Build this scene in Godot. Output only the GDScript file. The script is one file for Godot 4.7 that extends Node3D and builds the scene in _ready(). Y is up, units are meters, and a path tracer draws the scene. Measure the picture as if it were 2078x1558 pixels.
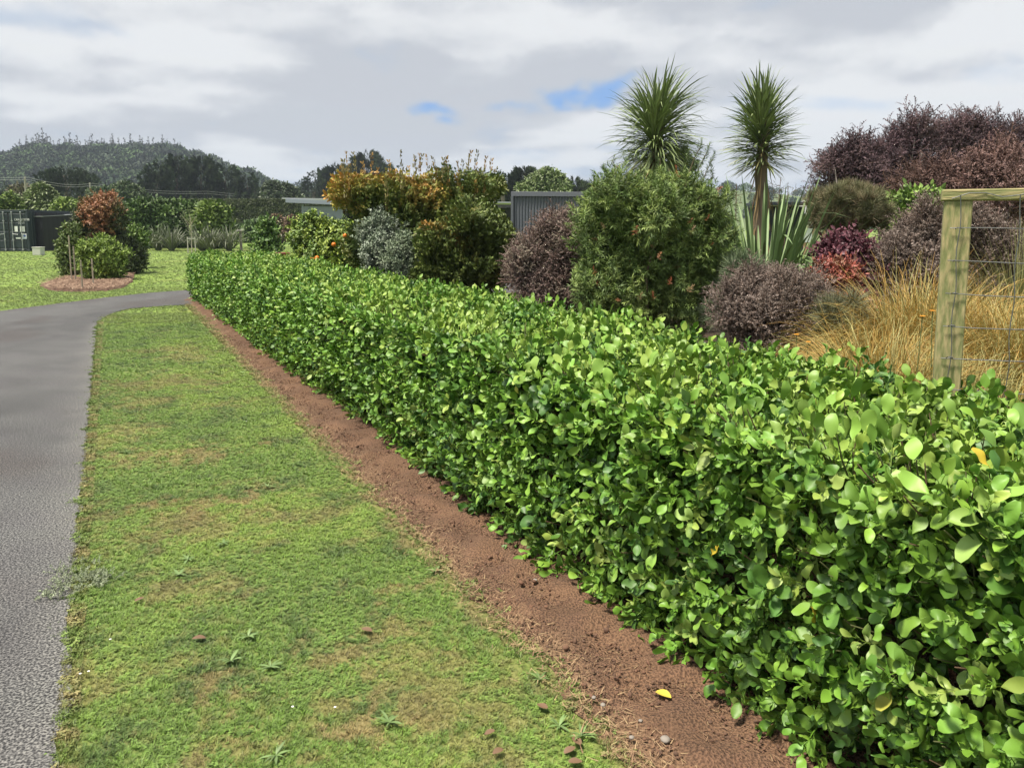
extends Node3D

# ---------- picture geometry: pixel of the photograph -> direction -> point on ground or at a depth ----------
const F := 1550.0
const CX := 1039.0
const HORIZON := 458.0
const EYE := 1.6
const PITCH := 7.0
const EXPOSURE := 4.5
var CY := HORIZON + F * tan(deg_to_rad(PITCH))
var rng := RandomNumberGenerator.new()
var na := FastNoiseLite.new()      # broad noise
var nb := FastNoiseLite.new()      # fine noise
var used := {}
var M := {}
var S := {}                        # shared sprig meshes

func dir_of(px: float, py: float) -> Vector3:
	var a := (px - CX) / F
	var b := (CY - py) / F
	var c := cos(deg_to_rad(PITCH))
	var s := sin(deg_to_rad(PITCH))
	return Vector3(a, c * b - s, -(c + s * b))

func on_ground(px: float, py: float, y := 0.0) -> Vector3:
	var d := dir_of(px, py)
	return Vector3(0, EYE, 0) + d * ((y - EYE) / d.y)

func at(px: float, py: float, depth: float) -> Vector3:
	var d := dir_of(px, py)
	return Vector3(0, EYE, 0) + d * (depth / -d.z)

# ---------- small helpers ----------
class MB:
	var v := PackedVector3Array()
	var c := PackedColorArray()
	var uv := PackedVector2Array()
	var i := PackedInt32Array()
	func vert(p: Vector3, col := Color.WHITE, t := Vector2.ZERO) -> int:
		v.append(p); c.append(col); uv.append(t)
		return v.size() - 1
	func tri(a: int, b: int, d: int) -> void:
		i.append(a); i.append(b); i.append(d)
	func quad(a: int, b: int, d: int, e: int) -> void:
		tri(a, b, d); tri(a, d, e)
	func mesh(mat: Material) -> ArrayMesh:
		var n := PackedVector3Array()
		n.resize(v.size())
		for k in range(0, i.size(), 3):
			var f := (v[i[k]] - v[i[k + 2]]).cross(v[i[k]] - v[i[k + 1]])
			n[i[k]] += f; n[i[k + 1]] += f; n[i[k + 2]] += f
		for k in n.size():
			n[k] = n[k].normalized() if n[k].length_squared() > 1e-20 else Vector3.UP
		var a := []
		a.resize(Mesh.ARRAY_MAX)
		a[Mesh.ARRAY_VERTEX] = v; a[Mesh.ARRAY_NORMAL] = n; a[Mesh.ARRAY_COLOR] = c; a[Mesh.ARRAY_TEX_UV] = uv; a[Mesh.ARRAY_INDEX] = i
		var m := ArrayMesh.new()
		m.add_surface_from_arrays(Mesh.PRIMITIVE_TRIANGLES, a)
		m.surface_set_material(0, mat)
		return m

func numbered(called: String) -> String:
	var k: int = used.get(called, 0)
	used[called] = k + 1
	return called if k == 0 else "%s_%03d" % [called, k]

func thing(called: String, label: String, category: String, where: Vector3, group := "", turn := 0.0) -> Node3D:
	var o := Node3D.new()
	o.name = numbered(called)
	add_child(o)
	o.position = where
	o.rotation.y = turn
	tag(o, label, category, group)
	return o

func tag(o: Node, label: String, category: String, group := "") -> void:
	o.set_meta("label", label)
	o.set_meta("category", category)
	if group != "":
		o.set_meta("group", group)

func part(parent: Node, called: String, mesh: Mesh, where := Vector3.ZERO) -> MeshInstance3D:
	var o := MeshInstance3D.new()
	o.name = called if parent != self else numbered(called)
	o.mesh = mesh
	parent.add_child(o, true)
	o.position = where
	return o

func structure(called: String, mesh: Mesh) -> MeshInstance3D:
	var o := part(self, called, mesh)
	o.set_meta("kind", "structure")
	return o

func copies(parent: Node, called: String, mesh: Mesh, buf: PackedFloat32Array) -> MultiMeshInstance3D:
	var mm := MultiMesh.new()
	mm.transform_format = MultiMesh.TRANSFORM_3D
	mm.use_colors = true
	mm.mesh = mesh
	mm.instance_count = buf.size() / 16
	mm.buffer = buf
	var o := MultiMeshInstance3D.new()
	o.name = called if parent != self else numbered(called)
	o.multimesh = mm
	o.set_meta("kind", "stuff")
	parent.add_child(o, true)
	return o

func put(buf: PackedFloat32Array, b: Basis, p: Vector3, c: Color) -> void:
	buf.append_array(PackedFloat32Array([b.x.x, b.y.x, b.z.x, p.x, b.x.y, b.y.y, b.z.y, p.y, b.x.z, b.y.z, b.z.z, p.z, c.r, c.g, c.b, 1.0]))

func along(y: Vector3, spin: float) -> Basis:
	y = y.normalized()
	var h := Vector3.RIGHT if absf(y.x) < 0.8 else Vector3.BACK
	var x := h.cross(y).normalized()
	x = x.rotated(y, spin)
	return Basis(x, y, x.cross(y))

func rv() -> Vector3:
	var z := rng.randf_range(-1, 1)
	var a := rng.randf() * TAU
	var r := sqrt(1 - z * z)
	return Vector3(r * cos(a), z, r * sin(a))

func rr(a: float, b: float) -> float:
	return rng.randf_range(a, b)

func shade(c: Color, k: float) -> Color:
	return Color(c.r * k, c.g * k, c.b * k)

func mat(rough := 0.8, extra := {}) -> StandardMaterial3D:
	var m := StandardMaterial3D.new()
	m.vertex_color_use_as_albedo = true
	m.roughness = rough
	m.cull_mode = BaseMaterial3D.CULL_DISABLED
	for k in extra:
		m.set(k, extra[k])
	return m

func noise_image(size: int, seed_: int, freq: float, type: int, octaves: int) -> Image:
	var n := FastNoiseLite.new()
	n.seed = seed_
	n.noise_type = type as FastNoiseLite.NoiseType
	n.frequency = freq
	n.fractal_octaves = octaves
	n.fractal_type = FastNoiseLite.FRACTAL_FBM if octaves > 1 else FastNoiseLite.FRACTAL_NONE
	return n.get_seamless_image(size, size)

func ramp_texture(img: Image, stops: Array, cols: Array) -> ImageTexture:
	var g := Gradient.new()
	g.offsets = PackedFloat32Array(stops)
	g.colors = PackedColorArray(cols)
	var out := Image.create(img.get_width(), img.get_height(), true, Image.FORMAT_RGB8)
	for y in img.get_height():
		for x in img.get_width():
			out.set_pixel(x, y, g.sample(img.get_pixel(x, y).r))
	out.generate_mipmaps()
	return ImageTexture.create_from_image(out)

# ---------- shapes ----------
func tube(mb: MB, pts: Array, radii: Array, sides: int, col: Color) -> void:
	var rows := []
	for k in pts.size():
		var d: Vector3 = (pts[mini(k + 1, pts.size() - 1)] - pts[maxi(k - 1, 0)])
		var b := along(d if d.length() > 1e-6 else Vector3.UP, 0.0)
		var row := []
		for j in sides:
			var a := TAU * j / sides
			row.append(mb.vert(pts[k] + (b.x * cos(a) + b.z * sin(a)) * radii[k], col, Vector2(float(j) / sides, pts[k].y)))
		rows.append(row)
	for k in pts.size() - 1:
		for j in sides:
			var n := (j + 1) % sides
			mb.quad(rows[k][j], rows[k + 1][j], rows[k + 1][n], rows[k][n])
	var cap := mb.vert(pts[-1], col)
	for j in sides:
		mb.tri(rows[-1][j], cap, rows[-1][(j + 1) % sides])

func limb(mb: MB, a: Vector3, b: Vector3, r0: float, r1: float, bend: float, sides: int, col: Color, segs := 4) -> void:
	var pts := []
	var rad := []
	var side := rv() * bend * a.distance_to(b)
	for k in segs + 1:
		var t := float(k) / segs
		pts.append(a.lerp(b, t) + side * sin(t * PI) + (rv() * bend * 0.15 * a.distance_to(b) if k > 0 and k < segs else Vector3.ZERO))
		rad.append(lerpf(r0, r1, t))
	tube(mb, pts, rad, sides, col)

func ribbon(mb: MB, base: Vector3, dir: Vector3, length: float, width: float, sag: float, segs: int, c0: Color, c1: Color, kink := 0.0) -> void:
	var p := base
	var d := dir.normalized()
	var side := d.cross(Vector3.UP)
	side = (side if side.length() > 0.05 else rv()).normalized().rotated(d, rr(-0.5, 0.5))
	var prev := []
	for k in segs + 1:
		var t := float(k) / segs
		var w := width * 0.5 * (0.55 + 0.9 * t if t < 0.5 else 1.0) * sqrt(maxf(1.0 - pow(t, 3.0), 0.002))
		var col := c0.lerp(c1, t)
		var nrm := side.cross(d)
		var row := [mb.vert(p - side * w, col), mb.vert(p - nrm * w * 0.35, col), mb.vert(p + side * w, col)]
		if k > 0:
			mb.quad(prev[0], row[0], row[1], prev[1])
			mb.quad(prev[1], row[1], row[2], prev[2])
		prev = row
		p += d * length / segs
		var s := sag * (0.4 + 1.2 * t) / segs
		if kink > 0 and t > 0.5 and t < 0.72:
			s += kink
		d = (d + Vector3.DOWN * s).normalized()

func strip_blade(mb: MB, base: Vector3, dir: Vector3, length: float, width: float, sag: float, segs: int, c0: Color, c1: Color) -> void:
	var p := base
	var d := dir.normalized()
	var side := d.cross(Vector3.UP)
	side = (side if side.length() > 0.05 else rv()).normalized().rotated(d, rr(-0.9, 0.9))
	var prev := []
	for k in segs + 1:
		var t := float(k) / segs
		var w := width * 0.5 * (1.0 - 0.85 * t * t)
		var col := c0.lerp(c1, t)
		var row := [mb.vert(p - side * w, col), mb.vert(p + side * w, col)]
		if k > 0:
			mb.quad(prev[0], row[0], row[1], prev[1])
		prev = row
		p += d * length / segs
		d = (d + Vector3.DOWN * sag * (0.3 + 1.4 * t) / segs + rv() * 0.04).normalized()

func leaf(mb: MB, xf: Transform3D, L: float, W: float, fold: float, curl: float, wave: float, col: Color, rows: int, kind: int) -> void:
	var prev := []
	var ph := rr(0, 6)
	var z := 0.0
	var y := 0.0
	for k in rows + 1:
		var t := float(k) / rows
		var w := 0.0
		if kind == 0:
			w = pow(maxf(sin(PI * pow(t, 1.12) * 0.93 + 0.03), 0.0), 0.62)
		elif kind == 1:
			w = sin(PI * pow(t, 0.85)) if t < 1 else 0.03
		else:
			w = 1.0 - 0.8 * t * t
		w = maxf(w, 0.05) * W * 0.5
		if k > 0:
			y += cos(curl * t) * L / rows
			z -= sin(curl * t) * L / rows
		var e := fold * w
		var wa := wave * W * sin(t * 8.0 + ph)
		var wb := wave * W * sin(t * 7.0 + ph * 1.7)
		var row := [mb.vert(xf * Vector3(-w, y, z + e + wa), col), mb.vert(xf * Vector3(0, y, z), col), mb.vert(xf * Vector3(w, y, z + e + wb), col)]
		if k > 0:
			mb.quad(prev[0], row[0], row[1], prev[1])
			mb.quad(prev[1], row[1], row[2], prev[2])
		prev = row

func leaf_frame(p: Vector3, d: Vector3, face: Vector3) -> Transform3D:
	d = d.normalized()
	var z := (face - d * face.dot(d))
	z = (z if z.length() > 0.01 else rv().cross(d)).normalized()
	return Transform3D(Basis(d.cross(z), d, z), p)

# a shoot: stem and leaves set in a spiral
func shoot(mb: MB, n: int, stem: float, L: float, W: float, kind: int, rows: int, tilt0: float, tilt1: float, cs: Color, cols: Array, opt := {}) -> void:
	var bend := Vector3(rr(-0.25, 0.25), 0, rr(-0.25, 0.25)) * stem
	var sr: float = opt.get("radius", stem * 0.012)
	if stem > 0:
		tube(mb, [Vector3.ZERO, bend * 0.25 + Vector3.UP * stem * 0.5, bend + Vector3.UP * stem], [sr, sr * 0.8, sr * 0.4], 3, cs)
	for k in n:
		var t := (k + 0.5) / n
		var a := k * 2.4 + rr(-0.4, 0.4)
		var p := bend * t * t + Vector3.UP * stem * lerpf(opt.get("from", 0.2), 1.0, t)
		var tilt := lerpf(tilt0, tilt1, t) + rr(-0.25, 0.25)
		var rad := Vector3(cos(a), 0, sin(a))
		var d := Vector3.UP * cos(tilt) + rad * sin(tilt)
		var face := (Vector3.UP * sin(tilt) - rad * cos(tilt)) + rv() * 0.45
		var l := L * rr(0.65, 1.15) * lerpf(1.0, opt.get("tip", 0.75), t)
		var pet: float = opt.get("petiole", 0.0)
		if pet > 0:
			tube(mb, [p, p + d * pet], [sr * 0.6, sr * 0.5], 3, cs)
		leaf(mb, leaf_frame(p + d * pet, d, face), l, W * l / L * rr(0.85, 1.15), rr(0.0, 0.7), rr(-0.5, 1.1) * opt.get("curl", 1.0), opt.get("wave", 0.0) * rr(0.3, 1.3), cols[rng.randi() % cols.size()], rows, kind)

func box(mb: MB, c: Vector3, s: Vector3, b := Basis(), col := Color.WHITE, bev := 0.0) -> void:
	var h := s * 0.5
	bev = minf(bev, minf(h.x, minf(h.y, h.z)) * 0.9)
	if bev <= 0:
		for ax in 3:
			for sg in [-1.0, 1.0]:
				var n := Vector3.ZERO; n[ax] = sg
				var u := Vector3.ZERO; u[(ax + 1) % 3] = 1.0
				var w := n.cross(u)
				var q := []
				for e in [[-1, -1], [-1, 1], [1, 1], [1, -1]]:
					q.append(mb.vert(c + b * ((n + u * e[0] + w * e[1]) * h), col, Vector2(e[0] * h[(ax + 1) % 3], e[1] * h[(ax + 2) % 3])))
				mb.quad(q[0], q[1], q[2], q[3])
		return
	# chamfered: three inner rectangles per axis joined by bevel strips
	var idx := {}
	for ax in 3:
		for sx in [-1, 1]:
			for sy in [-1, 1]:
				for sz in [-1, 1]:
					var sgn := Vector3(sx, sy, sz)
					var p := sgn * (h - Vector3.ONE * bev)
					p[ax] = sgn[ax] * h[ax]
					idx[[ax, sx, sy, sz]] = p
	for ax in 3:
		var b1 := (ax + 1) % 3
		var b2 := (ax + 2) % 3
		for sg in [-1, 1]:
			var ps := []
			for e in [[-1, -1], [-1, 1], [1, 1], [1, -1]]:
				var k := [ax, 0, 0, 0]
				k[1 + ax] = sg; k[1 + b1] = e[0]; k[1 + b2] = e[1]
				ps.append(idx[k])
			poly(mb, ps, c, b, col)
		for s1 in [-1, 1]:
			for s2 in [-1, 1]:
				var ps := []
				for e in [[b1, -1], [b1, 1], [b2, 1], [b2, -1]]:
					var k := [e[0], 0, 0, 0]
					k[1 + ax] = e[1]; k[1 + b1] = s1; k[1 + b2] = s2
					ps.append(idx[k])
				poly(mb, ps, c, b, col)
	for sx in [-1, 1]:
		for sy in [-1, 1]:
			for sz in [-1, 1]:
				poly(mb, [idx[[0, sx, sy, sz]], idx[[1, sx, sy, sz]], idx[[2, sx, sy, sz]]], c, b, col)

func poly(mb: MB, ps: Array, c: Vector3, b: Basis, col: Color) -> void:
	var mid := Vector3.ZERO
	for p in ps:
		mid += p
	var n: Vector3 = (ps[0] - ps[2]).cross(ps[0] - ps[1])
	if n.dot(mid) < 0:
		ps.reverse()
	var q := []
	for p in ps:
		q.append(mb.vert(c + b * p, col, Vector2(p.x + p.z, p.y)))
	for k in range(1, q.size() - 1):
		mb.tri(q[0], q[k], q[k + 1])

func box_part(parent: Node, called: String, c: Vector3, s: Vector3, m: Material, bev := 0.0, b := Basis(), col := Color.WHITE) -> MeshInstance3D:
	var mb := MB.new()
	box(mb, Vector3.ZERO, s, b, col, bev)
	return part(parent, called, mb.mesh(m), c)

# ---------- foliage volumes ----------
# lobes: [centre, radii]; sprigs are spread through the outer layers of every lobe
func crown(parent: Node, called: String, mesh: Mesh, lobes: Array, n: int, s0: float, s1: float, cols: Array, o := {}) -> MultiMeshInstance3D:
	var buf := PackedFloat32Array()
	var cum := []
	var total := 0.0
	for l in lobes:
		var r: Vector3 = l[1]
		total += pow(r.x * r.y * r.z, 0.667)
		cum.append(total)
	var inner: float = o.get("inner", 0.45)
	var up: float = o.get("up", 0.4)
	var rnd: float = o.get("rnd", 0.5)
	var rough: float = o.get("rough", 0.25)
	var floor_: float = o.get("floor", 0.0)
	var off := rng.randf() * 100.0
	var scale_: float = o.get("grain", 3.0)
	for k in n:
		var q := rng.randf() * total
		var j := 0
		while cum[j] < q:
			j += 1
		var r: Vector3 = lobes[j][1]
		var d := rv()
		var f := lerpf(inner, 1.0, pow(rng.randf(), 0.45))
		f *= 1.0 + rough * 2.0 * na.get_noise_3d(d.x * 40.0 * scale_ * 0.33 + off + j * 37.0, d.y * 40.0 * scale_ * 0.33, d.z * 40.0 * scale_ * 0.33)
		if rng.randf() < 0.025:
			f *= rr(1.08, 1.3)                         # stray shoots
		var p: Vector3 = lobes[j][0] + d * r * f
		if p.y < floor_:
			continue
		var b := along((d * (1.0 - up) + Vector3.UP * up + rv() * rnd), rng.randf() * TAU)
		if o.get("flat", 0.0) > 0:
			b = along((Vector3(d.x, 0, d.z).normalized() + Vector3.UP * rr(-0.1, 0.35) + rv() * 0.2), rr(-0.3, 0.3))
		var c: Color = cols[rng.randi() % cols.size()]
		if o.has("tint"):
			var tn: float = na.get_noise_3d(p.x * o.tint.freq + off, p.y * o.tint.freq, p.z * o.tint.freq) + o.tint.rise * (p.y - o.tint.mid) + rr(-0.12, 0.12)
			c = c.lerp(o.tint.cols[rng.randi() % o.tint.cols.size()], clampf((tn - o.tint.over) * 3.2, 0.0, 1.0))
		put(buf, b * Basis.from_scale(Vector3.ONE * rr(s0, s1)), p, shade(c, rr(0.8, 1.2)))
	return copies(parent, called, mesh, buf)

# stems rising from the foot into the lobes
func stems(parent: Node, called: String, lobes: Array, n: int, r0: float, col: Color, foot := 0.08, twigs := 3) -> MeshInstance3D:
	var mb := MB.new()
	for k in n:
		var l: Array = lobes[k % lobes.size()]
		var a := rng.randf() * TAU
		var b0 := Vector3(cos(a), 0, sin(a)) * foot * rng.randf()
		var d := rv()
		d.y = absf(d.y) * 0.8
		var tip: Vector3 = l[0] + d * (l[1] as Vector3) * rr(0.5, 0.95)
		limb(mb, b0 - Vector3.UP * 0.05, tip, r0 * rr(0.7, 1.1), r0 * 0.25, 0.1, 5, shade(col, rr(0.8, 1.2)))
		for t in twigs:
			var s := b0.lerp(tip, rr(0.45, 0.9))
			limb(mb, s, s + (rv() + (tip - b0).normalized() * 0.8).normalized() * (l[1] as Vector3).length() * rr(0.25, 0.5), r0 * 0.3, r0 * 0.08, 0.1, 3, shade(col, rr(0.8, 1.2)), 3)
	return part(parent, called, mb.mesh(M.bark))

func trunk_and_limbs(parent: Node, h: float, r: float, lobes: Array, col: Color) -> void:
	var mb := MB.new()
	limb(mb, Vector3.DOWN * 0.1, Vector3(0, h, 0), r, r * 0.6, 0.03, 7, col, 5)
	for l in lobes:
		limb(mb, Vector3(0, h * rr(0.5, 0.98), 0), (l[0] as Vector3) + Vector3.UP * (l[1] as Vector3).y * 0.2, r * 0.5, r * 0.12, 0.08, 5, col)
	part(parent, "trunk", mb.mesh(M.bark))

# ---------- lines on the ground, as (x, depth) ----------
func drive_edge(d: float) -> float:
	return -0.25 - 0.525 * d
func soil_edge(d: float) -> float:
	return 1.455 - 0.521 * d
func hedge_front(d: float) -> float:
	return 1.985 - 0.542 * d
const HEDGE_FAR := 16.6
const HEDGE_NEAR := 0.0
const HEDGE_H := 1.005
var HU := Vector3(-0.542, 0, -1).normalized()     # along the hedge, away
var HV := Vector3(1, 0, -0.542).normalized()      # across it, to the garden side
var drive_poly := PackedVector2Array()

func bed_height(x: float, d: float) -> float:
	var v := (x - (hedge_front(d) + 1.75)) * 0.88
	return 0.34 * smoothstep(0.0, 0.9, v) * (1.0 - smoothstep(9.0, 12.0, d)) * smoothstep(-1.0, 1.2, d + x * 0.25)

func garden(px: float, d: float) -> Vector3:
	var p := at(px, HORIZON, d)
	return Vector3(p.x, bed_height(p.x, d), p.z)

var bare := []
var island := PackedVector2Array()
func lawn_color(x: float, d: float) -> Color:
	var c := Color(0.175, 0.295, 0.05)
	var n1 := na.get_noise_2d(x * 22.0, d * 22.0)
	var n2 := nb.get_noise_2d(x * 60.0, d * 60.0)
	c = c.lerp(Color(0.255, 0.385, 0.065), clampf(n1 * 2.0 + 0.4, 0, 1))
	c = c.lerp(Color(0.095, 0.165, 0.04), clampf(n2 * 2.2 - 0.05, 0, 0.8))
	var n4 := nb.get_noise_2d(x * 190.0 + 300.0, d * 190.0)
	var dry := clampf(na.get_noise_2d(x * 30.0 + 500.0, d * 30.0) * 2.0 - 0.6 + n4 * 0.9, 0, 0.5)
	for b in bare:
		var e: Vector2 = (Vector2(x, d) - b[0]) / b[1]
		dry = maxf(dry, clampf(1.3 - e.length() * 0.9 + n2 * 1.6 + n1 * 0.8 + n4 * 2.0, 0, 1) * b[2] * 0.8)
	dry = maxf(dry, clampf(0.4 - absf(x - drive_edge(d)) * 9.0 + n2, 0, 0.5) * (1.0 if d < 12.5 else 0.0))
	dry = maxf(dry, clampf(0.35 - absf(x - soil_edge(d)) * 6.0 + n2 * 1.2, 0, 0.6) * (1.0 if d < 16.0 else 0.0))
	return c.lerp(Color(0.38, 0.28, 0.12), dry)

func is_lawn(x: float, d: float, ragged: float) -> bool:
	if d < HEDGE_FAR + 0.4 and x > soil_edge(d) + ragged * 0.10:
		return false
	if Geometry2D.is_point_in_polygon(Vector2(x - ragged * 0.07, d), drive_poly):
		return false
	return true

func make_materials() -> void:
	M.bark = mat(0.9)
	M.leaf = mat(0.55, {"backlight": Color(0.35, 0.4, 0.12)})
	M.glossy = mat(0.5, {"backlight": Color(0.26, 0.36, 0.08), "metallic_specular": 0.5})
	M.blade = mat(0.6, {"backlight": Color(0.3, 0.35, 0.12)})
	M.dull = mat(0.9, {"backlight": Color(0.2, 0.18, 0.1)})
	M.far = mat(0.95)
	M.paint = mat(0.5)
	M.steel = mat(0.45, {"metallic": 0.6})
	M.concrete = mat(0.9)
	var fine := noise_image(512, 5, 0.05, FastNoiseLite.TYPE_SIMPLEX_SMOOTH, 4)
	M.lawn = mat(0.95, {"uv1_triplanar": true, "uv1_world_triplanar": true, "uv1_scale": Vector3.ONE * 0.9, "albedo_texture": ramp_texture(fine, [0.25, 0.5, 0.75], [Color(0.775, 0.825, 0.725), Color(1.100, 1.125, 1.062), Color(1.250, 1.250, 1.200)]),
		"heightmap_enabled": true, "heightmap_scale": 1.5, "heightmap_texture": ImageTexture.create_from_image(fine)})
	var chip := noise_image(1024, 9, 0.11, FastNoiseLite.TYPE_CELLULAR, 1)
	var grit := noise_image(1024, 19, 0.06, FastNoiseLite.TYPE_SIMPLEX_SMOOTH, 4)
	var mixed := Image.create(1024, 1024, false, Image.FORMAT_RGB8)
	for y in 1024:
		for x in 1024:
			var k := chip.get_pixel(x, y).r * 0.55 + grit.get_pixel(x, y).r * 0.6
			mixed.set_pixel(x, y, Color(k, k, k))
	M.asphalt = mat(0.62, {"uv1_triplanar": true, "uv1_world_triplanar": true, "uv1_scale": Vector3.ONE * 1.15, "albedo_texture": ramp_texture(mixed, [0.28, 0.42, 0.56, 0.7], [Color(0.22, 0.22, 0.22), Color(0.52, 0.52, 0.52), Color(0.78, 0.78, 0.77), Color(1, 1, 0.98)]),
		"heightmap_enabled": true, "heightmap_scale": 0.3, "heightmap_texture": ImageTexture.create_from_image(mixed)})
	var clod := noise_image(1024, 29, 0.07, FastNoiseLite.TYPE_SIMPLEX_SMOOTH, 6)
	M.soil = mat(0.95, {"uv1_triplanar": true, "uv1_world_triplanar": true, "uv1_scale": Vector3.ONE * 1.1, "albedo_texture": ramp_texture(clod, [0.2, 0.45, 0.6, 0.8], [Color(0.5, 0.47, 0.45), Color(0.78, 0.76, 0.74), Color(0.9, 0.89, 0.87), Color(1, 0.98, 0.95)]),
		"heightmap_enabled": true, "heightmap_scale": 1.1, "heightmap_texture": ImageTexture.create_from_image(clod)})
	var wood := noise_image(512, 41, 0.02, FastNoiseLite.TYPE_SIMPLEX_SMOOTH, 5)
	M.wood = mat(0.85, {"uv1_triplanar": true, "uv1_scale": Vector3(5, 0.9, 5), "albedo_texture": ramp_texture(wood, [0.2, 0.45, 0.6, 0.8], [Color(0.72, 0.77, 0.62), Color(0.84, 0.86, 0.74), Color(0.92, 0.9, 0.8), Color(1, 0.96, 0.88)]),
		"heightmap_enabled": true, "heightmap_scale": 0.25, "heightmap_texture": ImageTexture.create_from_image(wood)})
	M.rail_wood = M.wood.duplicate()
	M.rail_wood.uv1_scale = Vector3(0.7, 9, 9)

func make_sprigs() -> void:
	var W := Color.WHITE
	var stem := Color(0.9, 0.8, 0.5)
	S.hedge = []
	for k in 6:
		var mb := MB.new()
		shoot(mb, 9, 0.14, 0.078, 0.047, 0 if k < 5 else 1, 6, 1.35, 0.35, Color(0.75, 0.85, 0.5), [W, Color(0.7, 0.8, 0.7), Color(1.25, 1.15, 0.9), Color(0.9, 1.0, 1.15), Color(1.1, 1.0, 0.8)], {"petiole": 0.014, "wave": 0.17, "from": 0.05, "tip": 0.6, "radius": 0.0022})
		S.hedge.append(mb.mesh(M.glossy))
	S.big_leaf = []
	for k in 6:
		var mb := MB.new()
		tube(mb, [Vector3(0, -0.2, -0.02), Vector3.ZERO], [0.02, 0.018], 4, Color(0.9, 1.0, 0.6))
		leaf(mb, Transform3D(), 1.0, rr(0.55, 0.74), rr(-0.1, 0.55), rr(-0.5, 1.0), rr(0.06, 0.15), W, 9, 0)
		S.big_leaf.append(mb.mesh(M.glossy))
	var m1 := MB.new()          # broad leafy sprig, unit length
	shoot(m1, 9, 1.0, 0.5, 0.26, 1, 3, 1.3, 0.4, Color(0.6, 0.5, 0.3), [W, shade(W, 0.85), shade(W, 1.15)], {"from": 0.1})
	S.leafy = m1.mesh(M.leaf)
	m1 = MB.new()
	shoot(m1, 9, 1.0, 0.55, 0.27, 1, 3, 1.25, 0.4, Color(0.6, 0.5, 0.3), [W, shade(W, 0.85), shade(W, 1.15)], {"from": 0.1})
	S.leafy_gloss = m1.mesh(M.glossy)
	m1 = MB.new()               # bottlebrush sprig with narrow leaves
	shoot(m1, 22, 1.0, 0.52, 0.085, 1, 2, 1.25, 0.3, Color(0.7, 0.55, 0.35), [W, shade(W, 0.8), shade(W, 1.2)], {"from": 0.05, "tip": 0.8})
	S.narrow = m1.mesh(M.leaf)
	m1 = MB.new()               # upright small-leaved silver sprig
	shoot(m1, 16, 1.0, 0.34, 0.16, 1, 2, 1.0, 0.25, Color(0.7, 0.7, 0.6), [W, shade(W, 0.8), shade(W, 1.15)], {"from": 0.0})
	S.silver = m1.mesh(M.dull)
	m1 = MB.new()               # wiry twig with tiny leaves
	for k in 7:
		var p := Vector3(rr(-0.03, 0.03), k * 0.13, rr(-0.03, 0.03))
		var a := k * 2.4
		var d := Vector3(cos(a) * 0.7, 0.7, sin(a) * 0.7)
		var e := p + d * rr(0.3, 0.5)
		tube(m1, [p, p.lerp(e, 0.5) + rv() * 0.03, e], [0.012, 0.01, 0.006], 3, Color(1.0, 0.9, 0.85))
		for j in 7:
			var q := p.lerp(e, 0.25 + j * 0.12)
			leaf(m1, leaf_frame(q, d + rv() * 0.9, Vector3.UP + rv() * 0.4), rr(0.08, 0.13), 0.05, 0.1, 0.3, 0.0, shade(W, rr(0.75, 1.2)), 2, 1)
	tube(m1, [Vector3.ZERO, Vector3(0.02, 0.5, 0), Vector3(0, 1, 0.02)], [0.018, 0.014, 0.006], 3, Color(1.0, 0.9, 0.85))
	S.twig = m1.mesh(M.dull)
	m1 = MB.new()               # soft thread-like foliage
	for k in 26:
		var d := (rv() + Vector3.UP * 0.9).normalized()
		strip_blade(m1, Vector3.ZERO, d, rr(0.6, 1.0), 0.03, 0.5, 3, shade(W, 0.8), shade(W, 1.15))
	S.thread = m1.mesh(M.dull)
	m1 = MB.new()               # maple-like tier: leaves hang from a level twig
	tube(m1, [Vector3.ZERO, Vector3(0, 0.55, 0.03), Vector3(0, 1, 0)], [0.014, 0.01, 0.004], 3, Color(0.6, 0.5, 0.35))
	for k in 18:
		var t := rr(0.1, 1.0)
		var s := 1.0 if k % 2 == 0 else -1.0
		var d := Vector3(s * rr(0.5, 1.0), rr(0.2, 0.8), rr(-0.5, 0.15))
		leaf(m1, leaf_frame(Vector3(s * rr(0, 0.12), t, rr(-0.05, 0.05)), d, Vector3(0, -0.2, 1) + rv() * 0.5), rr(0.2, 0.34), 0.15, 0.15, rr(0.1, 0.9), 0.0, shade(W, rr(0.75, 1.2)), 3, 1)
	S.tier = m1.mesh(M.leaf)
	m1 = MB.new()               # conifer spray for trees seen at a distance
	for k in 26:
		var d := (Vector3(rr(-0.75, 0.75), 1.0, rr(-0.3, 0.3))).normalized()
		var p := Vector3(rr(-0.15, 0.15), rr(0, 0.35), rr(-0.1, 0.1))
		leaf(m1, leaf_frame(p, d, Vector3(0, 0, 1) + rv() * 0.6), rr(0.4, 0.75), rr(0.07, 0.13), 0.1, rr(-0.2, 0.6), 0.0, shade(W, rr(0.7, 1.25)), 2, 1)
	S.spray = m1.mesh(M.far)
	m1 = MB.new()               # clump of small leaves in a ball, for broadleaved trees seen at a distance
	for k in 34:
		var d := (rv() + Vector3.UP * 0.35).normalized()
		leaf(m1, leaf_frame(d * rr(0.15, 0.55), d + rv() * 0.8, Vector3.UP + rv() * 0.5), rr(0.28, 0.45), rr(0.15, 0.24), 0.1, 0.4, 0.0, shade(W, rr(0.75, 1.2)), 2, 1)
	S.clump = m1.mesh(M.leaf)
	m1 = MB.new()               # whole crown, for the wood on the hill
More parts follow.
